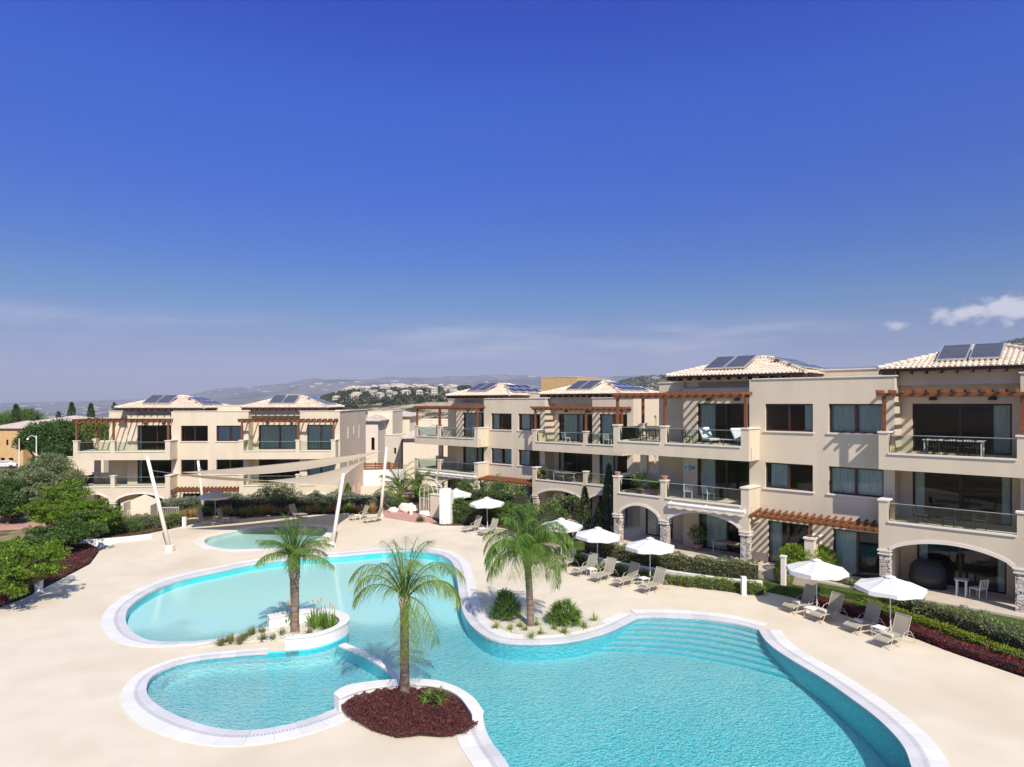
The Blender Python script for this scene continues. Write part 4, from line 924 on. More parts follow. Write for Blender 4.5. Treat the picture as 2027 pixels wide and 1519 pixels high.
def tuft(base, h, n, label, group, leaf, cat='grass tuft', name='grass_tuft', droop=.6, spread=.8, w=.02, rbase=.05, extra=None):
    rt = empty(name, base, rnd.uniform(0, 6), label, cat, group); a = rng.uniform(0, 2*np.pi, n); q = rng.uniform(.05, 1, n)*spread
    D = np.stack([np.cos(a)*q, np.sin(a)*q, np.ones(n)], 1); B = np.stack([np.cos(a)*rbase*rng.uniform(0, 1, n), np.sin(a)*rbase*rng.uniform(0, 1, n), np.zeros(n)], 1)
    V, Fc = blade_geo(B, D, h*rng.uniform(.6, 1.1, n), w, droop*q, 3); npmesh('blades', V, Fc, leaf, rt)
    return rt
def fan_plant(base, r, h, nf, label, group, leaf='yucca', L=.42, nb=11, w=.035, name='fan_palm_shrub', cat='fan palm'):
    rt = empty(name, base, 0, label, cat, group); parts = []; m = MB()
    for i in range(nf):
        a = i*2.4+rnd.uniform(-.3, .3); e = math.acos(rnd.uniform(0, 1)**.8); 
        tip = Vector((math.sin(e)*math.cos(a)*(r-L*.5), math.sin(e)*math.sin(a)*(r-L*.5), .12+math.cos(e)*(h-L*.4)*rnd.uniform(.75, 1)))
        m.tube([(tip.x*.12, tip.y*.12, 0), (tip.x*.6, tip.y*.6, tip.z*.75), tip], .009, 4)
        d = Vector((tip.x, tip.y, tip.z*.75)).normalized(); s = d.cross(Vector((0,0,1))); s = s.normalized() if s.length > .1 else Vector((1,0,0)); u = s.cross(d)
        D = np.array([tuple(d*math.cos(x)+s*math.sin(x)+u*.25*math.cos(x*2)) for x in np.linspace(-1.9, 1.9, nb)])
        parts.append(blade_geo(np.repeat([tuple(tip)], nb, 0), D, L*rng.uniform(.85, 1.1, nb), w, .28, 3))
    V, Fc = join(parts); npmesh('leaves', V, Fc, M[leaf], rt); m.build('stems', M['bush'], rt); return rt
def palm(base, th, lean, r0, r1, fronds, label, leafm, boots=.6, seed=1, ll=.46):
    rs = random.Random(seed); rg = np.random.default_rng(seed); rt = empty('palm_tree', base, 0, label, 'palm tree', 'feathery palms standing in the pool planters')
    m = MB(); k = 26; pts = []; rad_ = []
    for i in range(k+1):
        t = i/k; x = lean[0]*t*t; y = lean[1]*t*t; pts.append((x, y, -.1+(th+.1)*t)); rad_.append((r0+(r1-r0)*t)*(1+.05*(i % 2))+(.05*(1-t)**8))
    m.tube(pts, rad_, 14); m.build('trunk', M['bark'], rt, smooth=True)
    top = Vector(pts[-1]); b = MB()
    for i in range(int(34*boots/.6)):                     # old leaf bases hugging the trunk
        a = i*2.4; z = th-boots+boots*i/(34*boots/.6); rr = r0+(r1-r0)*(z/th); x, y = lean[0]*(z/th)**2, lean[1]*(z/th)**2; ca, sa = math.cos(a), math.sin(a)
        b.bar((x+ca*rr*.8, y+sa*rr*.8, z-.12), (x+ca*(rr+.05), y+sa*(rr+.05), z+.16), .07, .03, up=(ca, sa, 0))
    b.build('leaf_bases', M['boots'], rt)
    for az, el, L, dr in fronds:
        ca, sa = math.cos(R(az)), math.sin(R(az)); e = R(el); h0 = Vector((ca*math.cos(e), sa*math.cos(e), math.sin(e))); side = Vector((-sa, ca, 0)); K = 22; C = []; d = h0.copy(); p = top+Vector((ca*.05, sa*.05, rs.uniform(-.05, .1)))
        for i in range(K+1):
            C.append(p.copy()); d = (d+Vector((0,0,-dr/K*(.4+1.3*i/K)))).normalized(); p = p+d*L/K
        fr = MB().tube(C, [.022*(1-i/K)+.004 for i in range(K+1)], 5); fo = fr.build('frond', M['yucca'], rt)
        n = 54; tt = np.linspace(.14, 1, n); Ca = np.array([tuple(c) for c in C]); ix = np.clip((tt*K).astype(int), 0, K-1); f = (tt*K-ix)[:, None]; B = Ca[ix]*(1-f)+Ca[ix+1]*f; Tn = unit(Ca[ix+1]-Ca[ix]); up = unit(np.cross(Tn, np.array([tuple(side)])*-1)); S = unit(np.cross(up, Tn))
        parts = []
        for sgn in (-1, 1):
            Ln = ll*(np.sin(np.pi*np.clip(tt*.93+.07, 0, 1))**.55*.85+.15)*rg.uniform(.8, 1.2, n); q = rg.uniform(.1, .5, (n, 1)); D = S*sgn*1.0+Tn*(.55+.5*tt[:, None])+up*q+rg.normal(size=(n, 3))*.16
            parts.append(blade_geo(B, D, Ln, .022, rg.uniform(.35, .75, n), 3))
        V, Fc = join(parts); npmesh('leaflets', V, Fc, leafm, fo)
    return rt
rs = random.Random(5)
def crown(n, el0, el1, L, dr, jitter=10, az0=0):
    out = []
    for i in range(n):
        t = (i+.5)/n; out.append((az0+i*137.5+rs.uniform(-jitter, jitter), el0+(el1-el0)*t+rs.uniform(-6, 6), L*rs.uniform(.88, 1.1), dr*rs.uniform(.8, 1.25)*(1.1-.3*t)))
    return out
pa = at(584, 1252, .05); palm(pa, 3.15, (-.05, 0), .15, .19, crown(30, 12, 90, 1.7, 1.05)+[(5, 55, 1.7, 1.5), (175, 50, 1.65, 1.6), (40, 72, 1.8, .9), (150, 76, 1.8, .8)],
     'upright young palm with whitish leaf bases in the left planter on the spit', M['palm_leaf2'], .95, 3, .46)
pb = at(801, 1383, .1); palm(pb, 3.2, (-.02, .05), .145, .135, [(178, 70, 2.5, 3.1), (165, 58, 2.2, 2.7), (5, 66, 2.6, 2.8), (-12, 55, 2.4, 2.9), (20, 48, 2.3, 2.6), (95, 80, 2.1, 1.9), (60, 76, 2.3, 2.3), (120, 78, 2.1, 2.2), (-90, 82, 2.0, 2.4), (-60, 78, 2.1, 2.5), (210, 72, 2.2, 2.9), (150, 84, 1.9, 1.5), (30, 85, 2.0, 1.6), (-62, 2, 2.3, 2.0), (-78, -18, 2.2, 1.5), (-45, 12, 2.2, 2.3), (190, 46, 1.9, 2.4), (45, 60, 2.4, 2.5), (135, 62, 2.2, 2.5), (-30, 64, 2.3, 2.8), (0, 82, 2.2, 2.2), (180, 84, 2.0, 2.2)],
     'front palm with one tired frond hanging down its trunk, in dark red ground cover', M['palm_leaf'], .35, 4, .58)
pc = at(1050, 1238, .05); palm(pc, 3.1, (-.18, 0), .135, .155, crown(26, 10, 88, 2.3, 2.7)+crown(16, 25, 82, 1.8, 2.1, az0=60)+[(180, 62, 2.5, 3.3), (190, 50, 2.4, 3.2), (172, 40, 2.3, 3.0), (-8, 66, 2.7, 2.9), (5, 58, 2.8, 3.0), (-20, 72, 2.6, 2.6), (20, 68, 2.5, 2.6), (70, 84, 2.5, 1.5), (250, 82, 2.4, 1.9)],
     'full crowned drooping palm in the pebble bed on the right bank of the pool', M['palm_leaf2'], .6, 6, .6)
# ground cover of the front island
def cover(name, poly, z, h, size, leaf, label, dens=900, lump=.5):
    xs = [p[0] for p in poly]; ys = [p[1] for p in poly]; ar = (max(xs)-min(xs))*(max(ys)-min(ys)); n = int(ar*dens); X = rng.uniform(min(xs), max(xs), n); Y = rng.uniform(min(ys), max(ys), n); ins = np.zeros(n, bool); j = len(poly)-1; dmin = np.full(n, 9.)
    for i in range(len(poly)):
        xi, yi = poly[i][0], poly[i][1]; xj, yj = poly[j][0], poly[j][1]; c = ((yi > Y) != (yj > Y)) & (X < (xj-xi)*(Y-yi)/(yj-yi+1e-9)+xi); ins ^= c
        L2 = (xj-xi)**2+(yj-yi)**2; t = np.clip(((X-xi)*(xj-xi)+(Y-yi)*(yj-yi))/(L2+1e-9), 0, 1); dmin = np.minimum(dmin, np.hypot(X-xi-t*(xj-xi), Y-yi-t*(yj-yi))); j = i
    X, Y, dmin = X[ins], Y[ins], dmin[ins]; n = len(X); nz = np.array([mn.noise(Vector((a*2.1, b*2.1, 2)))*.6+mn.noise(Vector((a*6, b*6, 4)))*.4 for a, b in zip(X, Y)])
    Z = z+h*(1+lump*nz)*np.minimum(1, .35+dmin*2.2)*(1-rng.uniform(0, 1, n)**2*.55); P = np.stack([X, Y, Z], 1)
    V, Fc = leaf_geo(P, rng.normal(size=(n, 3))*.6+np.array([[0, 0, .7]]), size, .6); o = npmesh(name, V, Fc, leaf); tag(o, label, 'ground cover', kind='stuff'); return o
cover('ground_cover', [(cxr+(x-cxr)*1.02, cyr+(y-cyr)*1.02) for x, y in red_bed_poly], .06, .26, .042, M['burgundy'], 'dark red ground cover filling the front island round the palm', 5600, .8)
cover('ground_cover', A([(440,1270),(540,1252),(600,1250),(640,1260),(560,1271),(440,1280)]), .05, .07, .04, M['flower_w'], 'small white flowers carpeting the pebble spit', 500)
fan_plant(at(860, 1398, .12), .52, .5, 16, 'small bright fan palm beside the trunk of the front palm', None, L=.36, w=.05)
g = 'round fan palm shrubs in the pebble bed'
fan_plant(at(1002, 1222, .04), .74, 1.15, 84, 'large fan palm shrub left of the palm in the pebble bed', g, L=.42, w=.05, nb=10)
fan_plant(at(1117, 1233, .04), .78, .95, 84, 'large fan palm shrub right of the palm in the pebble bed', g, L=.42, w=.05, nb=10)
for i, (x, y, s) in enumerate([(1030,1242,.36),(1062,1238,.34),(982,1243,.35),(1070,1256,.34),(1052,1262,.38),(1098,1246,.3),(1118,1254,.42),(1157,1243,.4),(1177,1229,.42),(1040,1248,.26),(1010,1247,.3)]):
    tuft(at(x, y, .04), s*1.3, 46, 'small striped yellow green blade plant on the white pebbles below the right hand palm', 'striped plants on the pebbles', M['spider'], 'plant', 'striped_plant', .75, 1.1, .03)
for i, (x, y, s) in enumerate([(437,1277,.35),(457,1273,.42),(480,1268,.34),(499,1257,.4),(519,1253,.3),(520,1268,.34),(560,1257,.32),(540,1266,.24),(449,1272,.3),(474,1274,.36),(490,1262,.3),(612,1258,.36)]):
    tuft(at(x, y, .05), s*1.25, 90, 'small rounded green tuft growing along the pebble spit left of the palm planter', 'rounded tufts on the pebble spit', M['tuft'], 'grass tuft', 'grass_tuft', .5, .95, .025, .09)
def bird(base, n, h, label):
    rt = tuft(base, h, n, label, 'strap leaved flowering plants in the left planter', M['yucca'], 'plant', 'strap_leaved_plant', .5, .85, .12, .3)
    m = MB()
    for k in range(3):
        a = k*2.1+1; x, y = math.cos(a)*.16, math.sin(a)*.16; m.tube([(x*.3,y*.3,.1), (x,y,h*1.0), (x*1.2,y*1.2,h*1.12)], .008, 4); 
        f = MB(); f.lathe([(.004,0),(.04,.03),(.02,.1),(.003,.16)], 6, (x*1.2, y*1.2, h*1.1)); f.build('flower', M['flower_o'], rt)
    m.build('stems', M['bush'], rt); return rt
bird(at(628, 1243, .05), 42, 1.0, 'large strap leaved plant with orange blooms just right of the left palm')
bird(at(652, 1245, .05), 44, .85, 'large strap leaved plant with orange blooms at the right end of the left planter')
bird(at(566, 1236, .05), 26, .75, 'small strap leaved plant left of the palm trunk in the left planter')
# hedges and beds along the right side
hedge('oleander_hedge', [(at(x, y, .45))[:2] for x, y in ((1165,1094),(1218,1107),(1275,1117),(1340,1127),(1400,1135),(1449,1142),(1500,1148))], .85, .85, .45, 'long olive green hedge behind the low white wall', 'hedge', M['hedge'], .085, 480, rough=.2, aspect=.4, flowers=(M['flower_w'], 60, .05))
for i, (x, y, s) in enumerate([(1133,1108,.62),(1147,1112,.6),(1172,1122,.5),(1200,1128,.52),(1226,1132,.55),(1250,1137,.5),(1275,1142,.5),(1300,1146,.55),(1320,1150,.5),(1343,1152,.5),(1362,1155,.5),(1388,1156,.58),(1402,1159,.52),(1424,1160,.62),(1440,1162,.58),(1461,1165,.5),(1484,1168,.62),(1498,1170,.5)]):
    blob('clipped_bush', at(x, y, .14), (s, s*.8, s*.72), 'low clipped green ball bush in the row before the low white wall', 'bush', M['bright'], .06, 520, 'clipped ball bushes before the low wall', lump=.1)
for i, (x, y) in enumerate([(1326,1156),(1347,1159),(1369,1161),(1393,1164),(1412,1167),(1435,1169),(1458,1172),(1484,1175),(1305,1153)]):
    tuft(at(x, y-1.5, .02), .42, 90, 'small pale grass tuft at the deck edge before the clipped bushes', 'pale tufts along the deck edge', M['tuft'], droop=.5, spread=.8, w=.014)
def off(pts, dz=0): return [tuple(at(x, y, dz))[:2] for x, y in pts]
hedge('burgundy_hedge', off([(1606,1189),(1673,1211),(1738,1234),(1818,1260),(1897,1290),(2026,1333)])+[(21.3,16.8)], .62, .42, -.05, 'knee high burgundy hedge along the deck behind the right loungers', 'hedge', M['burgundy2'], .06, 900, rough=.15)
hedge('lime_hedge', off([(1618,1176),(1680,1196),(1749,1219),(1823,1245),(1922,1281),(2030,1322)], .1)+[(22,17.6)], .42, .62, 0, 'clipped lime green hedge between the burgundy hedge and the olive shrubs', 'hedge', M['lime'], .06, 800, rough=.08)
hedge('olive_hedge', [(p[0]+.47, p[1]+.56) for p in off([(1622,1177),(1680,1196),(1749,1219),(1823,1245),(1922,1281),(2030,1322)], .1)+[(22,17.6)]], .66, 1.0, .15, 'loose grey olive shrub row behind the lime hedge', 'hedge', M['olive'], .1, 460, rough=.3, aspect=.35)
hb_ = at(1590, 1167, .1); rt = empty('arching_bush', hb_, 0, 'big bright green rounded bush growing over the white stone post', 'bush')
for dx, dy, dz, r_ in ((-.35,.2,1.5,(.85,.7,.75)), (.45,.15,1.65,(.9,.7,.65)), (1.05,.1,1.35,(.65,.6,.8)), (-.75,.2,.75,(.6,.55,.8)), (1.2,.0,.6,(.6,.55,.7)), (.5,-.25,.6,(.6,.45,.65))):
    d = unit(rng.normal(size=(3800, 3))); P = d*np.array(r_)*(1-rng.uniform(0,1,3800)**2*.15)[:, None]+np.array([dx, dy, dz]); V, Fc = leaf_geo(P, d+rng.normal(size=d.shape)*.7, .085, .5); npmesh('foliage', V, Fc, M['bright'], rt)
m = MB(); m.tube([(-.3,.9,-.2), (-.2,.9,1.4)], [.4, .3], 8); m.tube([(.5,.7,-.2), (.5,.7,1.3)], [.35, .25], 8); m.build('trunk', M['core'], rt)
fl = MB(); 
for dx, dz in ((-.16,.75), (-.2,.42), (.3,.55)): fl = MB(); fl.lathe([(.01,0),(.07,.03),(.09,.05),(.02,.06)], 7, (dx, -.42, dz)); fl.build('flower', M['flower_r'], rt)
# middle garden before the second building
for (px, py, h, r_, lb) in ((1157, 1072, 3.6, .42, 'sunlit slim cypress between the two right hand buildings'), (1205, 1070, 5.2, .45, 'tall dark cypress against the corner of the nearest building'), (1187, 1076, 2.6, .5, 'short bushy cypress between the two taller ones')):
    cypress(at(px, py, .1), h, r_, lb, 'cypresses in the gap between the buildings')
hedge('tall_hedge', [tuple(at(x, y, 0))[:2] for x, y in ((898,1033),(930,1036),(975,1036),(1010,1040),(1045,1050),(1075,1062))], 1.2, 1.7, 0, 'tall dark green hedge behind the shower panel and the back loungers', 'hedge', M['bush'], .13, 260, rough=.15)
hedge('round_hedge', [tuple(at(x, y, .2))[:2] for x, y in ((905,1014),(940,1016),(985,1020),(1030,1030))], 1.6, 2.3, .2, 'loose bright hedge in front of the awning of the middle building', 'hedge', M['bush'], .15, 150, rough=.35)
blob('dark_fig_bush', at(1085, 1062, .3)+Vector((0,0,.9)), (1.5,1.1,1.3), 'broad dark leafy bush behind the right palm crown', 'bush', M['bush'], .14, 120)
tree('olive_tree', at(1118, 1048, 0), [(*(at(1108,1048,0)+Vector((0,0,2.2))), 1.3, 1.2, 1.1), (*(at(1128,1050,0)+Vector((0,0,1.7))), 1.0, 1.0, .9)], 'loose grey green tree before the arches of the middle building', 'tree', M['olive'], .16, 60)
# palm clump by the gate
def feather(base, hgt, n, L, label):
    rt = empty('clump_palm', base, 0, label, 'palm tree', 'clump palms by the garden gate'); parts = []; m = MB()
    for i in range(n):
        a = rnd.uniform(0, 6.28); el = rnd.uniform(.5, 1.45); d = Vector((math.cos(a)*math.cos(el), math.sin(a)*math.cos(el), math.sin(el))); p = Vector((rnd.uniform(-.3,.3), rnd.uniform(-.3,.3), hgt*rnd.uniform(.3, 1))); C = []; K = 10; q = p.copy()
        for k in range(K+1): C.append(q.copy()); d = (d+Vector((0,0,-.13))).normalized(); q = q+d*L/K
        m.tube(C, .02, 4); B = np.array([tuple(C[k].lerp(C[k+1], f)) for k in range(1, K) for f in (0,.33,.66)]); D0 = np.array([tuple((C[k+1]-C[k]).normalized()) for k in range(1, K) for f in (0,.33,.66)]); S = unit(np.cross(D0, [[0,0,1.]]))
        for s in (-1, 1): parts.append(blade_geo(B, S*s+D0*.7, .5, .05, .5, 2))
    for k in range(4): m.tube([(rnd.uniform(-.3,.3), rnd.uniform(-.3,.3), -.2), (rnd.uniform(-.3,.3), rnd.uniform(-.3,.3), hgt)], .06, 6)
    V, Fc = join(parts); npmesh('fronds', V, Fc, M['palm_leaf2'], rt); m.build('stems', M['bush'], rt)
feather(at(793, 1004, -.3), 2.6, 46, 2.3, 'tall bushy clump palm left of the arched gate'); feather(at(826, 1000, -.3), 2.2, 34, 2.0, 'smaller clump palm leaning over the arched gate')
for (x, y, r_, lf, lb) in ((770,1004,(1.2,1.0,1.0),'lime','yellow green bush below the clump palm'),(790,1008,(.9,.8,.7),'bush','dark green bush beside the pale boulders'),(757,1008,(1.1,1.0,1.25),'grey_hedge','rounded grey green bush at the end of the long back hedge')):
    blob('garden_bush', at(x, y, 0)+Vector((0,0,.3)), r_, lb, 'bush', M[lf], .13, 150)
# back edge of the deck: grey hedge, golden grasses, cycads
hedge('grey_hedge', [tuple(at(x, y, -.2))[:2] for x, y in ((322,1022),(380,1016),(440,1012),(520,1009),(600,1008),(680,1007),(752,1009))], 1.7, 1.35, -.2, 'long grey green hedge behind the far deck edge, before the left building', 'hedge', M['grey_hedge'], .13, 210, rough=.22)
gi = 0
for x in list(range(322, 395, 11))+list(range(440, 520, 13))+list(range(528, 748, 14)):
    y = 1037-(x-322)*.16 if x < 400 else 1022.5-(x-440)*.02; y += rs.uniform(-2.5, 1.5)-3
    if x % 3 == 1 and x > 400: tuft(at(x, y, -.05), .75, 110, 'green grass tuft among the golden grasses along the far deck edge', 'green tufts along the far deck edge', M['tuft'], droop=.5, spread=.8, w=.03, rbase=.2)
    else: tuft(at(x, y, -.05), rs.uniform(.75, 1.1), 190, 'golden dry grass tuft along the far deck edge', 'golden grasses along the far deck edge', M['gold'], droop=.55, spread=.75, w=.03, rbase=.25)
for x, y, lb in ((505,1021,'dark green cycad behind the shaded loungers'), (690,1014,'dark cycad just right of the small sail post')):
    rt = tuft(at(x, y, 0), 1.25, 60, lb, None, M['yucca'], 'cycad', 'cycad', .45, 1.0, .12, .12)
blob('dwarf_bush', at(832, 1030, .1), (.35,.35,.28), 'small round bush at the corner of the pink path', 'bush', M['bush'], .07, 400)
blob('dwarf_bush', at(249, 1067, .1), (.4,.35,.3), 'small burgundy bush on the end of the white bed wall', 'bush', M['burgundy2'], .07, 400)
# left side beds and trees
bedL = A([(10,1198),(47,1182),(118,1146),(178,1114),(194,1092),(180,1083),(140,1084),(90,1110),(20,1150),(-40,1175),(-60,1225)], -.1)
tag(MB().prism(bedL, -1.6, -.06).build('soil_bed', M['soil']), kind='structure')
cover('ground_cover', bedL, -.05, .25, .08, M['burgundy'], 'dark red ground cover in the bed along the left edge of the deck', 700)
m = MB(); L0 = spline(A([(157,1070),(205,1066.5),(252,1062.5),(300,1057)], .3), step=.4); strip_solid(m, offset_loop(L0, .12, False), offset_loop(L0, -.12, False), -1.5, .3, 16); tag(m.build('bed_wall', M['white']), 'low white wall holding the planted bed left of the deck', 'wall')
tag(MB().prism(A([(100,1082),(160,1070),(252,1062),(330,1046),(345,1020),(250,1010),(90,1040)], -.15), -1.6, -.12).build('soil_bed', M['soil']), kind='structure')
for (x, y, r_, lf, lb) in ((250,1052,(1.3,1.0,.75),'bush','low spreading green shrub before the entrance gate'),(278,1044,(1.6,1.0,.8),'olive','reddish olive shrub left of the leaning sail post'),(222,1056,(1.0,.9,.6),'bright','bright green low shrub on the white bed wall'),(196,1058,(1.0,.9,.6),'tree3','yellowish low shrub on the white bed wall'),(318,1041,(1.2,.9,.6),'tree3','grassy shrub right at the leaning sail post'),(160,1060,(1.2,1.0,.8),'hedge','dark shrub at the left end of the white bed wall'),(345,1036,(1.0,.8,.55),'bush','low green shrub beyond the leaning sail post'),(140,1073,(1.0,.9,.7),'bush','shadowed green shrub below the feathery tree'),(400,1020,(.9,.8,.7),'bush','dark green shrub in the shade of the sails')):
    blob('low_shrub', at(x, y, -.1)+Vector((0,0,.1)), r_, lb, 'shrub', M[lf], .11, 240, lump=.35)
def T(px, py, z, Yd, r): v = atY(px, py, Yd); return (v.x, v.y, v.z, *r)
tree('feathery_tree', at(20, 1190, 0)+Vector((0,0,-.1)), [T(20,1105,0,31,(1.4,1.2,.4)),T(62,1092,0,32,(1.4,1.1,.4)),T(92,1105,0,31,(1.1,.9,.4)),T(48,1132,0,30,(1.3,1.0,.4)),T(2,1140,0,29.5,(1.1,1.1,.45)),T(95,1128,0,30.5,(.9,.8,.3)),T(20,1165,0,29.3,(.9,.8,.35)),T(-10,1085,0,32,(1.3,1.2,.4))], 'low bright feathery tree at the left edge over the dark red bed', 'tree', M['tree1'], .13, 115, 'feathery trees left of the deck', .09)
tree('feathery_tree', at(124, 1085, -.1), [T(90,1060,0,40,(1.8,1.4,.5)),T(130,1040,0,41,(1.8,1.5,.55)),T(60,1080,0,39,(1.5,1.3,.5)),T(160,1050,0,41,(1.4,1.3,.5)),T(110,1070,0,39.5,(1.3,1.2,.4))], 'dark feathery tree with a slim brown trunk beside the white bed wall', 'tree', M['tree2'], .15, 110, 'feathery trees left of the deck', .1)
tree('feathery_tree', at(160, 1062, -.1), [T(165,1020,0,46,(1.5,1.3,.6)),T(195,1030,0,46,(1.6,1.3,.6)),T(180,1008,0,46,(1.3,1.2,.5)),T(215,1022,0,46,(1.0,1.0,.5)),T(135,1015,0,46,(1.3,1.2,.5))], 'feathery tree standing before the arches of the left building', 'tree', M['tree1'], .16, 100, 'feathery trees left of the deck', .09)
tree('feathery_tree', at(90, 1050, -1.2), [T(105,1000,0,52,(1.8,1.6,.8)),T(140,985,0,52,(1.8,1.6,.9)),T(85,1018,0,52,(1.6,1.4,.6)),T(120,1020,0,51,(1.7,1.4,.6))], 'broad green tree between the path and the left building', 'tree', M['tree1'], .17, 85, 'feathery trees left of the deck', .11)
tree('olive_tree', at(112, 1020, -1.3), [T(110,950,0,58,(2.3,2.0,1.3)),T(135,965,0,58,(1.6,1.6,1.2)),T(88,975,0,58,(1.8,1.6,1.2)),T(120,985,0,57,(1.8,1.5,1.0))], 'grey olive tree at the corner of the left building', 'tree', M['olive'], .17, 85, 'olive trees by the path')
tree('olive_tree', at(-5, 1000, -1.6), [T(4,968,0,68,(2.4,2.2,1.4)),T(-20,985,0,66,(2.2,2.0,1.5)),T(40,962,0,68,(1.9,1.8,1.3))], 'large olive tree at the left edge before the yellow house', 'tree', M['olive'], .19, 75, 'olive trees by the path')
tree('olive_tree', at(55, 985, -1.6), [T(75,938,0,74,(2.2,2.0,1.3)),T(98,920,0,76,(1.9,1.8,1.2)),T(32,948,0,76,(1.7,1.7,1.1))], 'olive tree by the brick path left of the road', 'tree', M['olive'], .2, 70, 'olive trees by the path')
tree('broad_tree', at(15, 1040, -1.2), [T(15,985,0,58,(2.6,2.2,1.7)),T(-15,1005,0,56,(2.2,2.0,1.5)),T(40,1000,0,58,(1.2,1.4,1.2))], 'dark leafy tree at the left edge beside the brick path', 'tree', M['tree2'], .18, 90, 'broad leaved trees left of the left building', .16)
tree('broad_tree', at(105, 948, -2), [T(100,872,0,84,(3.0,2.8,2.4)),T(75,880,0,84,(2.4,2.4,2.2)),T(125,880,0,84,(2.2,2.4,2.4)),T(95,900,0,82,(2.6,2.4,2.0))], 'dense dark green tree behind the lamp post', 'tree', M['tree2'], .26, 60, 'broad leaved trees left of the left building', .25)
tree('pine_tree', at(165, 935, -2), [T(160,858,0,90,(3.0,2.8,2.3)),T(185,862,0,90,(2.8,2.6,2.1)),T(205,868,0,88,(2.6,2.6,2.2)),T(150,872,0,88,(2.8,2.6,2.3)),T(190,890,0,86,(2.6,2.4,2.0)),T(215,868,0,92,(1.8,1.8,1.5))], 'yellow green pine showing through the left pergola', 'pine', M['tree3'], .26, 55, None, .25)
for i, (px, py, Yd, r_) in enumerate(((125,905,92,2.0),(150,900,96,2.2),(108,925,80,1.8),(138,915,84,1.6))):
    b = atY(px, py+34, Yd); tree('street_tree', (b.x, b.y, ground_z(b.x, b.y)), [(b.x, b.y, atY(px, py, Yd).z, r_, r_, r_*.8)], 'small round tree in the row along the grey road', 'tree', M['olive'], .2, 60, 'small trees along the road', .1)
for i, (px, py, Yd, r_) in enumerate(((45,832,170,(5,4,3.0)),(10,838,165,(4,4,2.4)))):
    b = atY(px, py+45, Yd); tree('distant_tree', (b.x, b.y, b.z), [(b.x, b.y, atY(px, py, Yd).z, *r_)], ('wide green tree behind the roof of the yellow house', 'second green tree at the left edge behind the yellow house')[i], 'tree', M['bush'], .35, 30, None, .2)
for i, (px, pt, pb, Yd) in enumerate(((32,803,845,140),(142,799,835,150),(180,801,835,150),(116,818,838,150),(74,826,842,160),(226,800,815,150))):
    b = atY(px, pb, Yd); h = (pb-pt)*Yd/F; cypress((b.x, b.y, b.z), h, h*.11+.25, ('tall thin cypress beyond the yellow house', 'slim cypress beyond the dark green tree', 'slim cypress right of the one by the dark tree', 'short cypress between two taller ones on the skyline', 'tiny cypress on the left skyline', 'cypress tip showing left of the left roof')[i], 'cypresses on the left skyline', 60, .3)
tree('small_tree', at(552, 1012, -.8), [T(548,965,0,57,(1.6,1.2,.5)),T(560,975,0,57,(1.3,1.1,.5)),T(535,972,0,57,(1.0,1.0,.4))], 'small bare looking tree above the grey hedge before the left building', 'tree', M['olive'], .14, 50)
cypress(at(688, 1008, -.6), 2.3, .42, 'young conical cypress at the right corner of the left building', None, 200, .12, 'bush')
# ------------------------------------------------------------ furniture and equipment
M['lounger'] = noisy('champagne_aluminium', (.50,.45,.34), (.56,.5,.39), 8, .4, spec=.5)
M['sling'] = noisy('sand_mesh_fabric', (.36,.32,.245), (.41,.37,.29), 40, .85, .2, 200, spec=.1)
M['parasol'] = noisy('white_canvas', (.78,.77,.76), (.82,.81,.8), 3, .85, .1, 30, spec=.1)
M['towel'] = noisy('towel_cloth', (.62,.55,.47), (.74,.68,.6), 14, .95, .4, 80, spec=.05)
M['towel2'] = noisy('cushion_cloth', (.55,.5,.36), (.62,.57,.42), 14, .95, .4, 80, spec=.05)
M['sail'] = noisy('shade_cloth', (.62,.55,.45), (.68,.61,.5), 1.5, .9, .05, 40, spec=.05)
def trans_cloth(name, col, f):
    m = bpy.data.materials.new(name); m.use_nodes = True; nt = m.node_tree; b = nt.nodes['Principled BSDF']; b.inputs['Base Color'].default_value = (*col, 1); b.inputs['Roughness'].default_value = .9; b.inputs['Specular IOR Level'].default_value = .05
    t = N(nt, 'ShaderNodeBsdfTranslucent'); t.inputs[0].default_value = (*col, 1); mx = N(nt, 'ShaderNodeMixShader'); mx.inputs[0].default_value = f
    nt.links.new(b.outputs[0], mx.inputs[1]); nt.links.new(t.outputs[0], mx.inputs[2]); nt.links.new(mx.outputs[0], nt.nodes['Material Output'].inputs[0]); return m
M['parasol'] = trans_cloth('white_canvas', (.80,.79,.78), .18); M['sail'] = trans_cloth('shade_cloth', (.66,.55,.40), .3)
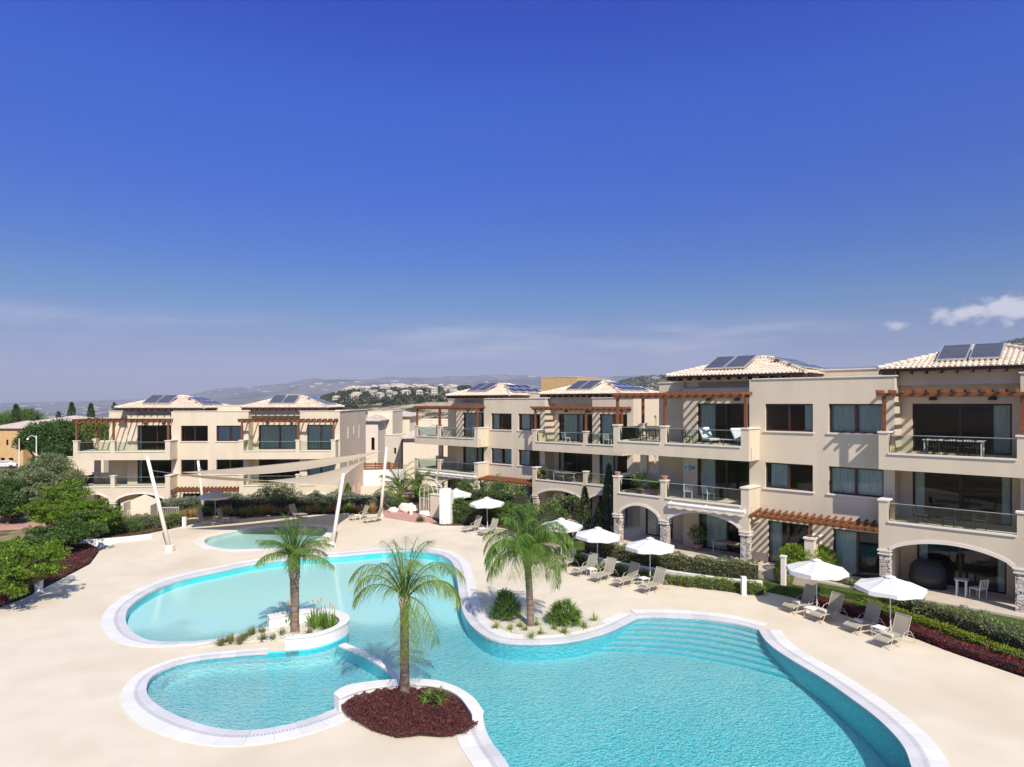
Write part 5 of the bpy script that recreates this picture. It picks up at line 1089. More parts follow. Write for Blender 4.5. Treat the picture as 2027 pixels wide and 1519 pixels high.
def make_lounger():                                     # long axis +x: foot end at x=0, head at x=1.95
    rt = empty('sun_lounger'); bk = R(68); W = .31; hs = .36; kx = 1.22
    for s in (-1, 1):
        m = MB(); y = s*W; m.tube([(.0,y,hs-.07), (.1,y,hs-.01), (.35,y,hs+.02), (.8,y,hs-.015), (kx,y,hs)], .017, 6)
        m.tube([(kx,y,hs), (kx+.28*math.cos(bk)*1.0,y,hs+.28*math.sin(bk)), (kx+.78*math.cos(bk),y,hs+.78*math.sin(bk))], .015, 6); m.build('side_rail', M['lounger'], rt)
        m = MB(); m.tube([(.30,y*1.02,hs+.01), (.18,y*1.05,.2), (.05,y*1.08,.012)], .015, 6); m.build('leg', M['lounger'], rt)
        m = MB(); m.tube([(.72,y*1.02,.012), (.84,y*1.06,.3), (1.0,y*1.08,.52), (1.25,y*1.09,.58), (1.42,y*1.08,.5), (1.62,y*1.08,.26), (1.72,y*1.08,.012)], .016, 6); m.build('arm', M['lounger'], rt)
    m = MB(); k = 12; pts = [(.02+(kx-.02)*i/k, hs-.05+.06*math.sin(min(1, i/4)*1.57)-.02*math.sin(i/k*3.14)) for i in range(k+1)]
    for i, (x, z) in enumerate(pts):
        m.v += [(x,-W+.02,z),(x,W-.02,z),(x,W-.02,z-.012),(x,-W+.02,z-.012)]
        if i: p, q = 4*i-4, 4*i; m.f += [(p,q,q+1,p+1),(p+2,q+2,q+3,p+3),(p+1,q+1,q+2,p+2),(p+3,q+3,q,p)]
    m.build('seat', M['sling'], rt)
    m = MB(); c, s_ = math.cos(bk), math.sin(bk); P = lambda t, o: (kx+.02+t*c-o*s_, hs+.01+t*s_+o*c); b0 = 0
    for i in range(7):
        t = .78*i/6; a, b = P(t, .02*math.sin(i/6*3.14)), P(t, .02*math.sin(i/6*3.14)-.012); m.v += [(a[0],-W+.02,a[1]),(a[0],W-.02,a[1]),(b[0],W-.02,b[1]),(b[0],-W+.02,b[1])]
        if i: p, q = 4*i-4, 4*i; m.f += [(p,q,q+1,p+1),(p+2,q+2,q+3,p+3),(p+1,q+1,q+2,p+2),(p+3,q+3,q,p)]
    m.f += [(24,25,26,27)]; m.build('backrest', M['sling'], rt)
    for x, z in ((.12,.12),(1.55,.33),(kx+.78*c,hs+.78*s_),(0,hs-.07)): MB().tube([(x,-W*1.04,z), (x,W*1.04,z)], .013, 6).build('crossbar', M['lounger'], rt)
    return rt
LO = make_lounger()
def G2(px, py): v = at(px, py, 0); return v
LG = [(1560,1214,27,'first lounger of the right hand group, shaded by its parasol beside the stone post'),
 (1612,1232,27,'second lounger of the right hand group, in the sun between the two parasols'),
 (1683,1254,27,'third lounger of the right hand group, shaded by the last parasol'),
 (1742,1283,27,'lounger nearest the camera, alone at the right end of the right hand group'),
 (1058,1119,38,'leftmost lounger of the long row, deep in shade behind the right palm'),
 (1094,1129,38,'second lounger of the long row, before the lime green shrub'),
 (1137,1142,38,'third lounger of the long row, shaded under the middle parasol'),
 (1175,1154,38,'fourth lounger of the long row, lit, right of the middle parasol pole'),
 (1219,1164,38,'fifth lounger of the long row, shaded before the clipped bushes'),
 (1270,1176,38,'last lounger of the long row, at its right end beside the parasol pole'),
 (918,1055,40,'left lounger of the pair before the white shower panel'),
 (950,1062,40,'right lounger of the pair before the white shower panel'),
 (693,1031,40,'left lounger of the pair at the foot of the tall right sail post'),
 (721,1036,40,'right lounger of the pair at the foot of the tall right sail post'),
 (429,1041,172,'lounger in the sail shade, left one of the pair at the shaded parasol'),
 (468,1034,176,'lounger in the sail shade, right one of the pair at the shaded parasol'),
 (604,1027,150,'lone lounger in deep shade seen behind the crown of the left palm')]
for i, (px, py, a, lb) in enumerate(LG):
    o = LO if i == 0 else copy_tree(LO); o.location = G2(px, py); o.rotation_euler = (0,0,R(a+rnd.uniform(-4,4))); tag(o, lb, 'sun lounger', 'sand coloured sun loungers round the pool')
def roll(px, py, a, dist, z, label, ml, grp, r=.075, w=.34):
    b = G2(px, py); x = b.x+math.cos(R(a))*dist; y = b.y+math.sin(R(a))*dist; m = MB(); pts = []
    K = 30
    for i in range(K+1):
        t = i/K; ang = t*6.28*2.2; rr = r*(.35+.65*t); pts.append((rr*math.cos(ang), rr*math.sin(ang)+r))
    for i, (u, v) in enumerate(pts):
        m.v += [(u,-w/2,v),(u,w/2,v)]
        if i: m.f.append((2*i-2,2*i,2*i+1,2*i-1))
    o = m.build('rolled_towel', M[ml]); o.location = (x, y, z); o.rotation_euler = (0,0,R(a)); s = o.modifiers.new('thick', 'SOLIDIFY'); s.thickness = .022; s.offset = 0
    tag(o, label, 'towel', grp)
for i, w in ((0,'first'),(1,'second'),(2,'third'),(3,'nearest')):
    px, py, a, _ = LG[i]; roll(px, py, a, .52, .37, f'rolled towel on the seat of the {w} lounger of the right hand group', 'towel', 'rolled towels on the right loungers')
for i, w in ((4,'first'),(6,'third'),(8,'fifth'),(9,'last')):
    px, py, a, _ = LG[i]; roll(px, py, a, .2, .35, f'small folded towel at the foot of the {w} lounger of the long row', 'towel2', 'towels on the long row of loungers', .05, .4)
def make_umbrella():
    rt = empty('parasol'); K = 8; rad_, zt, ze = 1.32, 2.42, 2.0; m = MB(); ring_ = []
    for j, (f, zz) in enumerate(((.0, zt), (.1, zt-.035), (.45, zt-.20), (.75, zt-.33), (1.0, ze))):
        for k in range(K*4):
            a = 2*math.pi*k/(K*4); q = k % 4; sag = [0, .75, 1, .75][q]; r_ = rad_*f*(math.cos(math.pi/K)/math.cos((a % (2*math.pi/K))-math.pi/K)); m.v.append((r_*math.cos(a), r_*math.sin(a), zz-.05*sag*f*(1-f)*4*.5))
    for j in range(4):
        for k in range(K*4): k2 = (k+1) % (K*4); m.f.append((j*K*4+k, j*K*4+k2, (j+1)*K*4+k2, (j+1)*K*4+k))
    b = len(m.v)
    for k in range(K*4): x, y, z = m.v[4*K*4+k]; m.v.append((x*1.006, y*1.006, z-.16-.02*math.sin(k*1.57)))
    for k in range(K*4): k2 = (k+1) % (K*4); m.f.append((4*K*4+k, 4*K*4+k2, b+k2, b+k))
    c = m.build('canopy', M['parasol'], rt); s = c.modifiers.new('thick', 'SOLIDIFY'); s.thickness = .006
    m = MB(); m.lathe([(.22,zt-.03),(.2,zt+.005),(.03,zt+.05),(.015,zt+.09)], 12); m.build('vent', M['parasol'], c)
    for k in range(K):
        a = 2*math.pi*k/K; m = MB(); ca, sa = math.cos(a), math.sin(a); m.bar((ca*.03,sa*.03,zt-.06), (ca*rad_*.99,sa*rad_*.99,ze-.02), .014); m.bar((ca*.03,sa*.03,zt-.75), (ca*rad_*.5,sa*rad_*.5,zt-.25), .012); m.build('rib', M['white'], rt)
    m = MB(); m.tube([(0,0,0), (0,0,zt)], .024, 10); m.build('pole', M['white'], rt)
    m = MB(); m.lathe([(.26,0),(.26,.05),(.06,.08),(.045,.3),(.03,.31)], 16); m.build('base', M['lounger'], rt); return rt
UM = make_umbrella()
for i, (px, py, a, lb) in enumerate([(1617,1213,10,'white parasol over the first two loungers of the right hand group'),(1763,1257,25,'white parasol nearest the camera, at the right end'),
  (1287,1156,5,'white parasol over the right end of the long lounger row'),(1181,1128,12,'white parasol over the middle of the long lounger row'),(1111,1104,0,'white parasol half hidden by the right palm crown'),
  (965,1048,8,'white parasol over the pair of loungers before the dark hedge'),(426,1030,15,'parasol standing in the shade of the sails at left'),(903,1026,20,'small parasol peeking over the hedge right of the shower panel')]):
    o = UM if i == 0 else copy_tree(UM); o.location = G2(px, py); o.rotation_euler = (R(rnd.uniform(-2,2)),R(rnd.uniform(-2,2)),R(a)); tag(o, lb, 'parasol', 'white octagonal parasols')
def make_table():
    rt = empty('side_table'); m = MB(); m.box(-.24,.24,-.24,.24,.40,.43); m.build('table_top', M['white'], rt, bevel=.006)
    for x in (-.2,.2):
        for y in (-.2,.2): m = MB(); m.box(x-.015,x+.015,y-.015,y+.015,0,.399); m.build('leg', M['white'], rt)
    return rt
TB = make_table()
for i, (px, py, lb) in enumerate([(1606,1222,'low white side table under the first parasol of the right hand group'),(1742,1262,'low white side table under the parasol nearest the camera'),(1171,1141,'low white side table beside the middle parasol pole of the long row'),(1274,1160,'low white side table under the last parasol of the long row'),(954,1057,'low white side table between the two loungers before the hedge'),(707,1030,'low white side table between the loungers at the tall sail post'),(446,1036,'small side table between the two shaded loungers at left')]):
    o = TB if i == 0 else copy_tree(TB); o.location = G2(px, py); o.rotation_euler = (0,0,R(25)); tag(o, lb, 'side table', 'low white side tables')
# shade sails
PT = {}
for k, (bx, by, bz, tx, ty, dY, lb) in {'P1': (337,1092,0,291,903,-.2,'cream leaning mast at the left, planted on the open deck'), 'P2': (404,1018,-.1,392,912,0,'cream mast at the back behind the shaded parasol'), 'P3': (657,1086,0,680,937,.6,'short cream mast beside the round paddling pool'), 'P4': (753,1024,0,765,886,.3,'tall cream mast at the right back corner of the sails')}.items():
    b = at(bx, by, bz); t = atY(tx, ty, b.y+dY); d = t-b; rt = empty('sail_mast', b, 0, lb, 'mast', 'masts carrying the shade sails'); m = MB()
    m.tube([(0,0,.02), d*.5, d], [.13, .12, .1], 14); m.build('pole', M['trim'], rt, smooth=True)
    m = MB(); m.box(-.22,.22,-.2,.2,0,.42) if k == 'P1' else m.lathe([(.3,0),(.28,.12),(.16,.4),(.13,.45)], 12); m.build('foot', M['trim'], rt, bevel=.01); PT[k] = t
C1 = atY(345,938,44); C3 = atY(668,968,PT['P3'].y+.8); C4 = atY(757,896,PT['P4'].y-.5); C2 = atY(402,932,PT['P2'].y-1)
def curve(a, b, sag, n=26): return [a.lerp(b, i/n)+Vector((0,0,-4*sag*(i/n)*(1-i/n))) for i in range(n+1)]
def sailmesh(name, P, Q, label, belly=.12, bow=.06):    # cloth spanned between two sagging edge curves
    n = len(P)-1; K = 12; m = MB()
    for i in range(n+1):
        for k in range(K+1):
            s_ = k/K; p = P[i].lerp(Q[i], s_); p.z -= 4*belly*s_*(1-s_)*math.sin(math.pi*i/n)
            p = p.lerp(P[0], bow*4*s_*(1-s_)*(i/n)**3); m.v.append(tuple(p))
    for i in range(n):
        for k in range(K): a = i*(K+1)+k; m.f.append((a, a+1, a+K+2, a+K+1))
    rt = empty(name, (0,0,0), 0, label, 'shade sail', 'triangular cream shade sails'); o = m.build('cloth', M['sail'], rt, smooth=True); s = o.modifiers.new('thick', 'SOLIDIFY'); s.thickness = .012; return rt
s1 = sailmesh('shade_sail', curve(C1, C4, 1.25), curve(C1, C3, -.12), 'lower triangular shade sail stretched towards the short mast')
C1b, C4b = C1+Vector((.2,.6,.04)), C4+Vector((-.1,.3,.1))
s2 = sailmesh('shade_sail', curve(C2, C4b, .12), curve(C1b, C4b, .82), 'upper narrow shade sail stretched towards the back mast', .1, 0)
for a, b, s in ((PT['P1']+Vector((.1,0,-.9)), C1, s1), (PT['P3']+Vector((0,0,-.9)), C3, s1), (PT['P4']+Vector((0,0,-.2)), C4, s1), (PT['P2']+Vector((0,0,-.5)), C2, s2)):
    m = MB(); m.tube([a, b], .02, 6); m.build('cable', M['metal'], s)
# posts, lights, shower panel, boulders
def bollard(px, py, h, lb, z=0, w=.11):
    o = MB().box(-w, w, -w, w, 0, h).box(-w*1.1, w*1.1, -w*1.1, w*1.1, h+.002, h+.04).build('bollard_light', M['white'], bevel=.008); o.location = at(px, py, z); tag(o, lb, 'bollard light', 'low white path lights')
bollard(1472, 1178, .88, 'white bollard light at the deck edge before the clipped bushes'); bollard(77, 1174, .6, 'white bollard light at the left deck edge below the dark red bed', w=.13)
bollard(814, 1019, .95, 'white bollard light beside the pale boulders', w=.12); bollard(365, 1044, .75, 'white bollard light between the two left masts', w=.12)
b = at(883, 1036, 0); rt = empty('shower_panel', b, R(-18), 'tall white shower panel standing at the back of the deck', 'shower'); MB().box(-.35,.22,-.5,.5,0,2.75).build('body', M['white'], rt, bevel=.01)
m = MB().box(.23,.5,-.3,.4,0,2.62); m.build('side_panel', M['white'], rt, bevel=.01)
for z in (2.1, 1.2, .4): m = MB(); m.tube([(-.1,-.5,z), (-.1,-.6,z), (-.1,-.62,z-.06)], .025, 8); m.build('tap', M['metal'], rt)
b = at(1551, 1176, 0); rt = empty('stone_post', b, R(-42), 'cream post on a square stone foot under the arching bush', 'post'); MB().box(-.22,.22,-.22,.22,0,.36).build('foot', M['trim'], rt, bevel=.02); m = MB().box(-.11,.11,-.11,.11,.36,1.85); m.build('shaft', M['trim'], rt, bevel=.01); MB().box(-.14,.14,-.14,.14,1.852,1.93).build('cap', M['trim'], rt)
for px, py, s, lb in ((806,1013,(1.0,.45,.5),'long pale boulder left of the arched gate'),(779,1014,(.5,.4,.3),'small pale boulder beside the dark bush'),(842,1022,(.6,.4,.32),'low pale boulder at the foot of the gate wall')):
    rg = MB(); n = 14
    for j in range(8):
        for k in range(n):
            th, ph = math.pi*(j+.5)/8, 2*math.pi*k/n; d = Vector((math.sin(th)*math.cos(ph), math.sin(th)*math.sin(ph), math.cos(th))); q = 1+.25*mn.noise(d*1.7+Vector((px,0,0))); rg.v.append((d.x*s[0]*q, d.y*s[1]*q, d.z*s[2]*q+s[2]*.5))
    for j in range(7):
        for k in range(n): rg.f.append((j*n+k, (j+1)*n+k, (j+1)*n+(k+1) % n, j*n+(k+1) % n))
    rg.f += [tuple(range(n)), tuple(range(7*n, 8*n))[::-1]]; o = rg.build('boulder', M['gravel2'] if 'gravel2' in M else M['trim']); o.location = at(px, py, 0); o.rotation_euler = (0,0,-.4); tag(o, lb, 'boulder')
# arched gate and its wall, left of the shower panel
b = at(845, 1022, 0); rt = empty('garden_gate', b, R(-40), 'cream metal gate under a round arched trellis left of the shower panel', 'gate')
m = MB(); m.box(.55,2.9,-.12,.12,-.2,1.9); m.build('wall', M['cream'], rt); m = MB(); m.box(.5,2.95,-.17,.17,1.902,1.98); m.build('coping', M['trim'], rt)
m = MB()
for i in range(8): x = -.8+i*.19; m.bar((x,0,.1), (x,0,1.5), .028)
m.bar((-.82,0,1.5), (.55,0,1.5), .04); m.bar((-.82,0,.12), (.55,0,.12), .04); m.build('gate_leaf', M['trim'], rt)
m = MB()
for y in (0, .5, 1.0):
    m.tube([(-.9,y,0), (-.9,y,2.0)]+[(-.9+.85*(1-math.cos(t)), y, 2.0+.85*math.sin(t)) for t in [math.pi*k/10 for k in range(11)]]+[(.8,y,1.9)], .025, 5)
for k in range(9): t = math.pi*k/8; m.tube([(-.9+.85*(1-math.cos(t)), 0, 2.0+.85*math.sin(t)), (-.9+.85*(1-math.cos(t)), 1.0, 2.0+.85*math.sin(t))], .015, 5)
m.build('trellis', M['trim'], rt)
# entrance wall with a gabled top, stairs and gate before the left building
b = at(268, 1042, -.6); rt = empty('entrance_gate', b, R(12), 'cream gabled entrance wall with barred gate and steps before the left building', 'gate')
def gable(m, x0, x1, y0, y1, zb, zl, zm, zr):
    xm = (x0+x1)/2; v = [(x0,zb),(x1,zb),(x1,zr),(xm,zm),(x0,zl)]; b0 = len(m.v); m.v += [(a,y0,z) for a, z in v]+[(a,y1,z) for a, z in v]
    m.f += [(b0,b0+1,b0+2,b0+3,b0+4), tuple(b0+5+i for i in (4,3,2,1,0))]+[(b0+(i+1) % 5, b0+i, b0+5+i, b0+5+(i+1) % 5) for i in range(5)]
m = MB(); gable(m, -1.1, 1.0, 2.2, 2.45, -.8, 1.85, 2.3, 1.75); m.box(1.0,1.2,-.2,2.4,-.8,1.7); m.box(-1.3,-1.1,.6,2.4,-.8,1.85); m.box(1.2,2.6,1.0,1.2,-.8,.1); m.build('wall', M['cream'], rt)
for x0, x1, y, z in ((-2.6,-1.35,1.6,1.0), (1.25,2.9,1.4,1.3), (-.75,.25,.4,1.3)):
    m = MB(); k = int((x1-x0)/.15)
    for i in range(k+1): x = x0+(x1-x0)*i/k; m.bar((x,y,-.3), (x,y,z-.05), .026)
    m.bar((x0,y,z-.04), (x1,y,z-.04), .04); m.bar((x0,y,-.1), (x1,y,-.1), .04); m.build('railing', M['trim'], rt)
m = MB(); 
for i in range(6): m.box(-1.05+.0,.95,-.6+.3*i,-.3+.3*i,-.8,-.55+.09*i)
m.build('steps', M['trim'], rt)
# lamp posts by the road, walls, slatted fence
for px, py, pt, Yd, lb in ((72,915,862,78,'white lamp post with a curved arm before the dark tree'),(38,912,868,80,'thin white post left of the lamp post')):
    b = atY(px, py, Yd); h = (py-pt)*Yd/F; rt = empty('street_lamp', b, 0, lb, 'street lamp'); m = MB(); m.tube([(0,0,-1), (0,0,h)], [.09,.05], 8); m.build('post', M['white'], rt)
    if px == 72: m = MB(); m.tube([(0,0,h-.4), (-.2,0,h-.15), (-.6,0,h-.02), (-.95,0,h-.2), (-1.05,0,h-.35)], .035, 6); m.build('arm', M['white'], rt); m = MB(); m.lathe([(.16,-.1),(.12,0),(.03,.08)], 10, (-1.05,0,h-.42)); m.build('lamp_shade', M['white'], rt)
def wallseg(px0, py0, px1, py1, Yd0, Yd1, h, label, ml, name='garden_wall', slats=False):
    a, b = atY(px0, py0, Yd0), atY(px1, py1, Yd1); m = MB(); d = (b-a).normalized(); 
    if slats:
        rt = empty(name, a, 0, label, 'fence'); k = max(3, int(h/.22))
        for i in range(k): m.bar(Vector((0,0,.08+i*h/k)), b-a+Vector((0,0,.08+i*h/k)), .04, h/k*.72)
        m.build('slats', M[ml], rt); L = (b-a).length
        for i in range(4): q = (b-a)*i/3; p = MB().box(q.x-.05,q.x+.05,q.y+.03,q.y+.13,q.z-.3,q.z+h+.05); p.build('post', M[ml], rt)
        return rt
    m.bar(a+Vector((0,0,h/2-.6)), b+Vector((0,0,h/2-.6)), .25, h+1.2); o = m.build(name, M[ml]); return tag(o, label, 'wall')
wallseg(722, 930, 786, 930, 74, 74, .85, 'orange stained slat fence on the white wall between the buildings', 'wood', 'slat_fence', True)
wallseg(718, 962, 800, 960, 73.6, 73.6, 1.8, 'long white retaining wall under the orange slat fence', 'white')
wallseg(715, 992, 800, 990, 66, 66, 1.5, 'cream garden wall on the lower level below the white retaining wall', 'cream')
sheet('path', [tuple(atY(x, y, Yd))[:2] for x, y, Yd in ((700,963,73),(805,963,73),(815,985,66),(700,985,66))], atY(750,975,69).z, M['pink'], .8)
# balcony furniture of the buildings, placed in each building's own measure
def bl(b, u, n, z): th = b.rotation_euler.z; c, s = math.cos(th), math.sin(th); return Vector((b.location.x+u*c-n*s, b.location.y+u*s+n*c, b.location.z+z))
def dining(b, u, n, z, w, d, label, ml, rot=0, h=.74):
    rt = empty('dining_table', bl(b, u, n, z), b.rotation_euler.z+rot, label, 'table'); MB().box(-w/2,w/2,-d/2,d/2,h-.035,h).build('table_top', M[ml], rt, bevel=.005)
    for x in (-w/2+.08, w/2-.08):
        for y in (-d/2+.08, d/2-.08): MB().box(x-.025,x+.025,y-.025,y+.025,0,h-.036).build('leg', M[ml], rt)
def chair(b, u, n, z, label, ml, a):
    rt = empty('armchair', bl(b, u, n, z), b.rotation_euler.z+R(a), label, 'chair', 'terrace chairs on the balconies'); MB().box(-.24,.24,-.24,.24,.41,.45).build('seat', M[ml], rt, bevel=.01)
    m = MB(); m.bar((-.24,.24,.45), (-.24,.3,.88), .03); m.bar((.24,.24,.45), (.24,.3,.88), .03); m.bar((-.24,.3,.86), (.24,.3,.86), .03)
    for i in range(5): x = -.2+.1*i; m.bar((x,.25,.45), (x,.3,.86), .022)
    m.build('backrest', M[ml], rt)
    for x in (-.22,.22):
        for y in (-.22,.22): MB().box(x-.015,x+.015,y-.015,y+.015,0,.41).build('leg', M[ml], rt)
M['wicker'] = noisy('dark_wicker', (.05,.038,.03), (.1,.075,.055), 30, .8, .5, 80); M['pale_wicker'] = noisy('pale_wicker', (.4,.34,.26), (.5,.43,.34), 30, .8, .5, 80)
Z2, Z1 = 6.3, 3.1
dining(bR, -6.9, 0, Z2, 1.6, .9, 'dark dining table on the top left balcony of the nearest building', 'wicker'); chair(bR, -7.3, -.75, Z2, 'dark chair before the dining table on the top left balcony', 'wicker', 180); chair(bR, -6.4, -.75, Z2, 'second dark chair before the dining table on the top left balcony', 'wicker', 180); chair(bR, -4.7, .2, Z2, 'dark chair beside the middle pier of the top left balcony', 'wicker', 90)
dining(bR, -1.7, -.6, Z2, 1.2, .6, 'low white table on the top left balcony of the nearest building', 'white', h=.4)
for u, lb in ((-2.9, 'white cushioned lounge chair left of the low white table'), (-.98, 'white cushioned lounge chair right of the low white table')):
    rt = empty('lounge_chair', bl(bR, u, -.5, Z2), bR.rotation_euler.z+R(60), lb, 'lounge chair'); m = MB(); m.box(-.35,.35,-.4,.4,.3,.42); m.build('seat', M['parasol'], rt, bevel=.03); m = MB(); m.bar((0,.35,.42), (0,.75,1.0), .7, .12, up=(0,1,0)); m.build('backrest', M['parasol'], rt, bevel=.03); m = MB()
    for x in (-.32,.32): m.tube([(x,-.38,0), (x,-.38,.3), (x,.4,.3), (x,.45,0)], .015, 5)
    m.build('frame', M['metal'], rt)
dining(bR, 8.6, -.1, Z2, 2.3, .9, 'long pale dining table on the top right balcony', 'white')
for i, (u, n, a) in enumerate(((7.9,-.75,180),(8.6,-.75,180),(9.3,-.75,180),(7.9,.6,0),(9.3,.6,0))): chair(bR, u, n, Z2, ('left front','middle front','right front','left back','right back')[i]+' dark chair at the long table on the top right balcony', 'wicker', a)
dining(bR, 8.4, .0, Z1, 2.0, .9, 'glass topped table on the first floor right balcony', 'rail_glass'); chair(bR, 7.4, -.3, Z1, 'dark chair at the left of the glass table', 'wicker', 90); chair(bR, 9.6, -.2, Z1, 'dark chair at the right of the glass table', 'wicker', -90); chair(bR, 8.5, -.75, Z1, 'dark chair before the glass table', 'wicker', 180)
dining(bR, -1.9, .2, 0.005, 2.2, .85, 'long pale table on the ground floor terrace behind the wide arch', 'pale_wicker')
chair(bR, 9.5, 0, 0.005, 'small white chair at the right of the ground floor terrace', 'white', -120); dining(bR, 8.9, -.1, 0.005, .5, .5, 'little white table beside the small white chair', 'white')
rt = empty('covered_grill', bl(bR, 7.5, .55, .005), bR.rotation_euler.z, 'big black covered grill on the ground floor terrace at right', 'grill'); m = MB(); m.lathe([(.62,0),(.66,.5),(.6,.95),(.45,1.2),(.15,1.28),(.02,1.28)], 12); m.build('cover', M['black'], rt, smooth=True); rt.scale = (1.2,.7,1)
for i, (u, n, a) in enumerate(((-4.4,-.3,200),(-3.2,-.2,150))): chair(bR, u, n, Z1, ('left','right')[i]+' white wire chair on the first floor left balcony', 'white', a)
chair(bM, -2.0, -.5, Z2, 'dark chair left of the table on the far top balcony', 'wicker', 90); dining(bM, -1.3, -.4, Z2, .9, .8, 'round looking pale table on the far top balcony', 'white'); chair(bM, -3.2, -.4, Z1, 'dark wicker chair left on the far first floor balcony', 'wicker', 120); chair(bM, -1.4, -.3, Z1, 'dark wicker chair right on the far first floor balcony', 'wicker', -90); dining(bM, -2.3, -.3, Z1, .9, .9, 'dark table between the wicker chairs of the far balcony', 'wicker')
dining(bM, 8.6, -.2, Z1, 2.2, .9, 'pale wicker dining table on the middle first floor balcony', 'pale_wicker'); chair(bM, 8.4, -.8, Z1, 'pale wicker chair before the dining table', 'pale_wicker', 180); chair(bM, 9.5, -.8, Z1, 'second pale wicker chair before the dining table', 'pale_wicker', 180); chair(bM, 8.6, -.2, Z2, 'white chair before the curtained door of the middle top balcony', 'white', 160); chair(bM, 12.6, -.2, Z2, 'white chair behind the glass of the right top balcony', 'white', 180)
M['pot'] = noisy('terracotta', (.42,.2,.13), (.5,.27,.19), 5, .8)
for b, u, n, z, ps, lb in ((bR,-8.7,-WD1+.18,Z1+1.1,0,'empty terracotta bowl on the left balcony pier'),(bR,-5.43,-WD1+.18,Z1+1.1,0,'empty terracotta bowl on the middle balcony pier'),(bR,-7.4,-.9,Z1,1.0,'flowering shrub in a terracotta pot behind the balcony glass'),(bR,-6.3,-.95,Z1,.6,'small palm like plant in a pot behind the balcony glass'),(bR,-4.1,.3,.005,1.1,'potted leafy plant on the dark ground floor terrace'),(bM,6.7,-.8,Z1,.7,'potted shrub at the left of the middle first floor balcony')):
    rt = empty('potted_plant' if ps else 'flower_bowl', bl(b, u, n, z), 0, lb, 'potted plant' if ps else 'flower pot'); s = .3 if ps else .2; m = MB(); m.lathe([(s*.55,0),(s*.62,.02),(s*.95,s*.9),(s*1.05,s*.95),(s*1.05,s*1.1),(s*.9,s*1.1)], 14); m.build('pot', M['pot'], rt)
    if ps:
        d = unit(rng.normal(size=(500, 3))); P = d*np.array([.5,.5,.45])*ps*rng.uniform(.3, 1, (500, 1))+np.array([0,0,s+.45*ps+.15]); V, Fc = leaf_geo(P, d+rng.normal(size=d.shape)*.5, .13, .5); npmesh('foliage', V, Fc, M['bush'], rt); m = MB().tube([(0,0,s), (0,0,s+.5*ps)], .02, 5); m.build('stem', M['trunk'], rt)
m = MB(); m.box(-.38,.38,-.02,.0,-.25,.25); o = empty('wall_sign', bl(bR, -4.85, .775, Z1+1.7), bR.rotation_euler.z, 'pale blue and white tile picture with black marks on the balcony wall', 'wall sign'); m.build('panel', mat('pale_blue_tile', (.45,.62,.68), .4), o)
m = MB()
for x, w, h in ((-.3,.05,.2),(-.1,.03,.3),(.02,.05,.36),(.1,.03,.3),(.22,.1,.16),(.3,.03,.3)): m.box(x-w/2,x+w/2,-.026,-.021,-h/2,h/2)
m.build('marks', M['black'], o)
# ------------------------------------------------------------ neighbouring and distant buildings
def villa(name, px0, px1, ptop, Yd, depth, rot, label, ml, wins=(), roof=None, group=None, hgt=None, arches=()):
    a, b = atY(px0, ptop, Yd), atY(px1, ptop, Yd); w = (b-a).length; gz = ground_z((a.x+b.x)/2, Yd)-2; h = a.z-gz; rt = empty(name, (a.x, a.y, gz), rot, label, 'house', group)
    m = MB(); hs = [(x*w, (x+dw)*w, h-t-dh, h-t) for x, dw, t, dh in wins]; holed_wall(m, 0, w, 0, h, hs, 0, .25); m.box(0,.25,.25,depth,0,h); m.box(w-.25,w,.25,depth,0,h); m.box(.25,w-.25,depth-.25,depth,0,h); m.box(.25,w-.25,.25,depth-.25,h-.5,h-.3); m.box(.25,w-.25,2.5,2.6,0,h-.5)
    m.build('wall', M[ml], rt)
    m = MB(); m.box(-.05,w+.05,-.05,.3,h,h+.07); m.box(-.05,.3,.3,depth+.05,h,h+.07); m.box(w-.3,w+.05,.3,depth+.05,h,h+.07); 
    if not roof: m.build('coping', M['trim'], rt)
    for x0, x1, z0, z1 in hs:
        f = MB(); f.box(x0,x1,.12,.18,z0,z0+.08); f.box(x0,x1,.12,.18,z1-.08,z1); f.box(x0,x0+.08,.12,.18,z0+.08,z1-.08); f.box(x1-.08,x1,.12,.18,z0+.08,z1-.08); fo = f.build('window', M['frame'], rt); p = MB(); p.add([(x0+.08,.15,z0+.08),(x1-.08,.15,z0+.08),(x1-.08,.15,z1-.08),(x0+.08,.15,z1-.08)], [(0,1,2,3)]); p.build('pane', M['pane'], fo)
    if roof:
        rr = min(w, depth)*.5; o = .5; m = MB(); m.add([(-o,-o,h),(w+o,-o,h),(w+o,depth+o,h),(-o,depth+o,h),(rr,depth/2,h+roof),(w-rr,depth/2,h+roof),(-o,-o,h-.15),(w+o,-o,h-.15),(w+o,depth+o,h-.15),(-o,depth+o,h-.15)], [(0,1,5,4),(1,2,5),(2,3,4,5),(3,0,4),(0,6,7,1),(1,7,8,2),(2,8,9,3),(3,9,6,0),(9,8,7,6)]); m.build('roof', M['tile_far'], rt)
    return rt
def tilefar():
    m = noisy('far_tile', (.5,.4,.33), (.66,.55,.46), 2, .85); nt = m.node_tree; b = nt.nodes['Principled BSDF']; tc = N(nt, 'ShaderNodeTexCoord'); w = N(nt, 'ShaderNodeTexWave', wave_type='BANDS', bands_direction='X'); w.inputs['Scale'].default_value = 1.4; nt.links.new(tc.outputs['Object'], w.inputs[0]); bp = N(nt, 'ShaderNodeBump'); bp.inputs['Strength'].default_value = .6; bp.inputs['Distance'].default_value = .08; nt.links.new(w.outputs[1], bp.inputs['Height']); nt.links.new(bp.outputs[0], b.inputs['Normal']); return m
M['tile_far'] = tilefar()
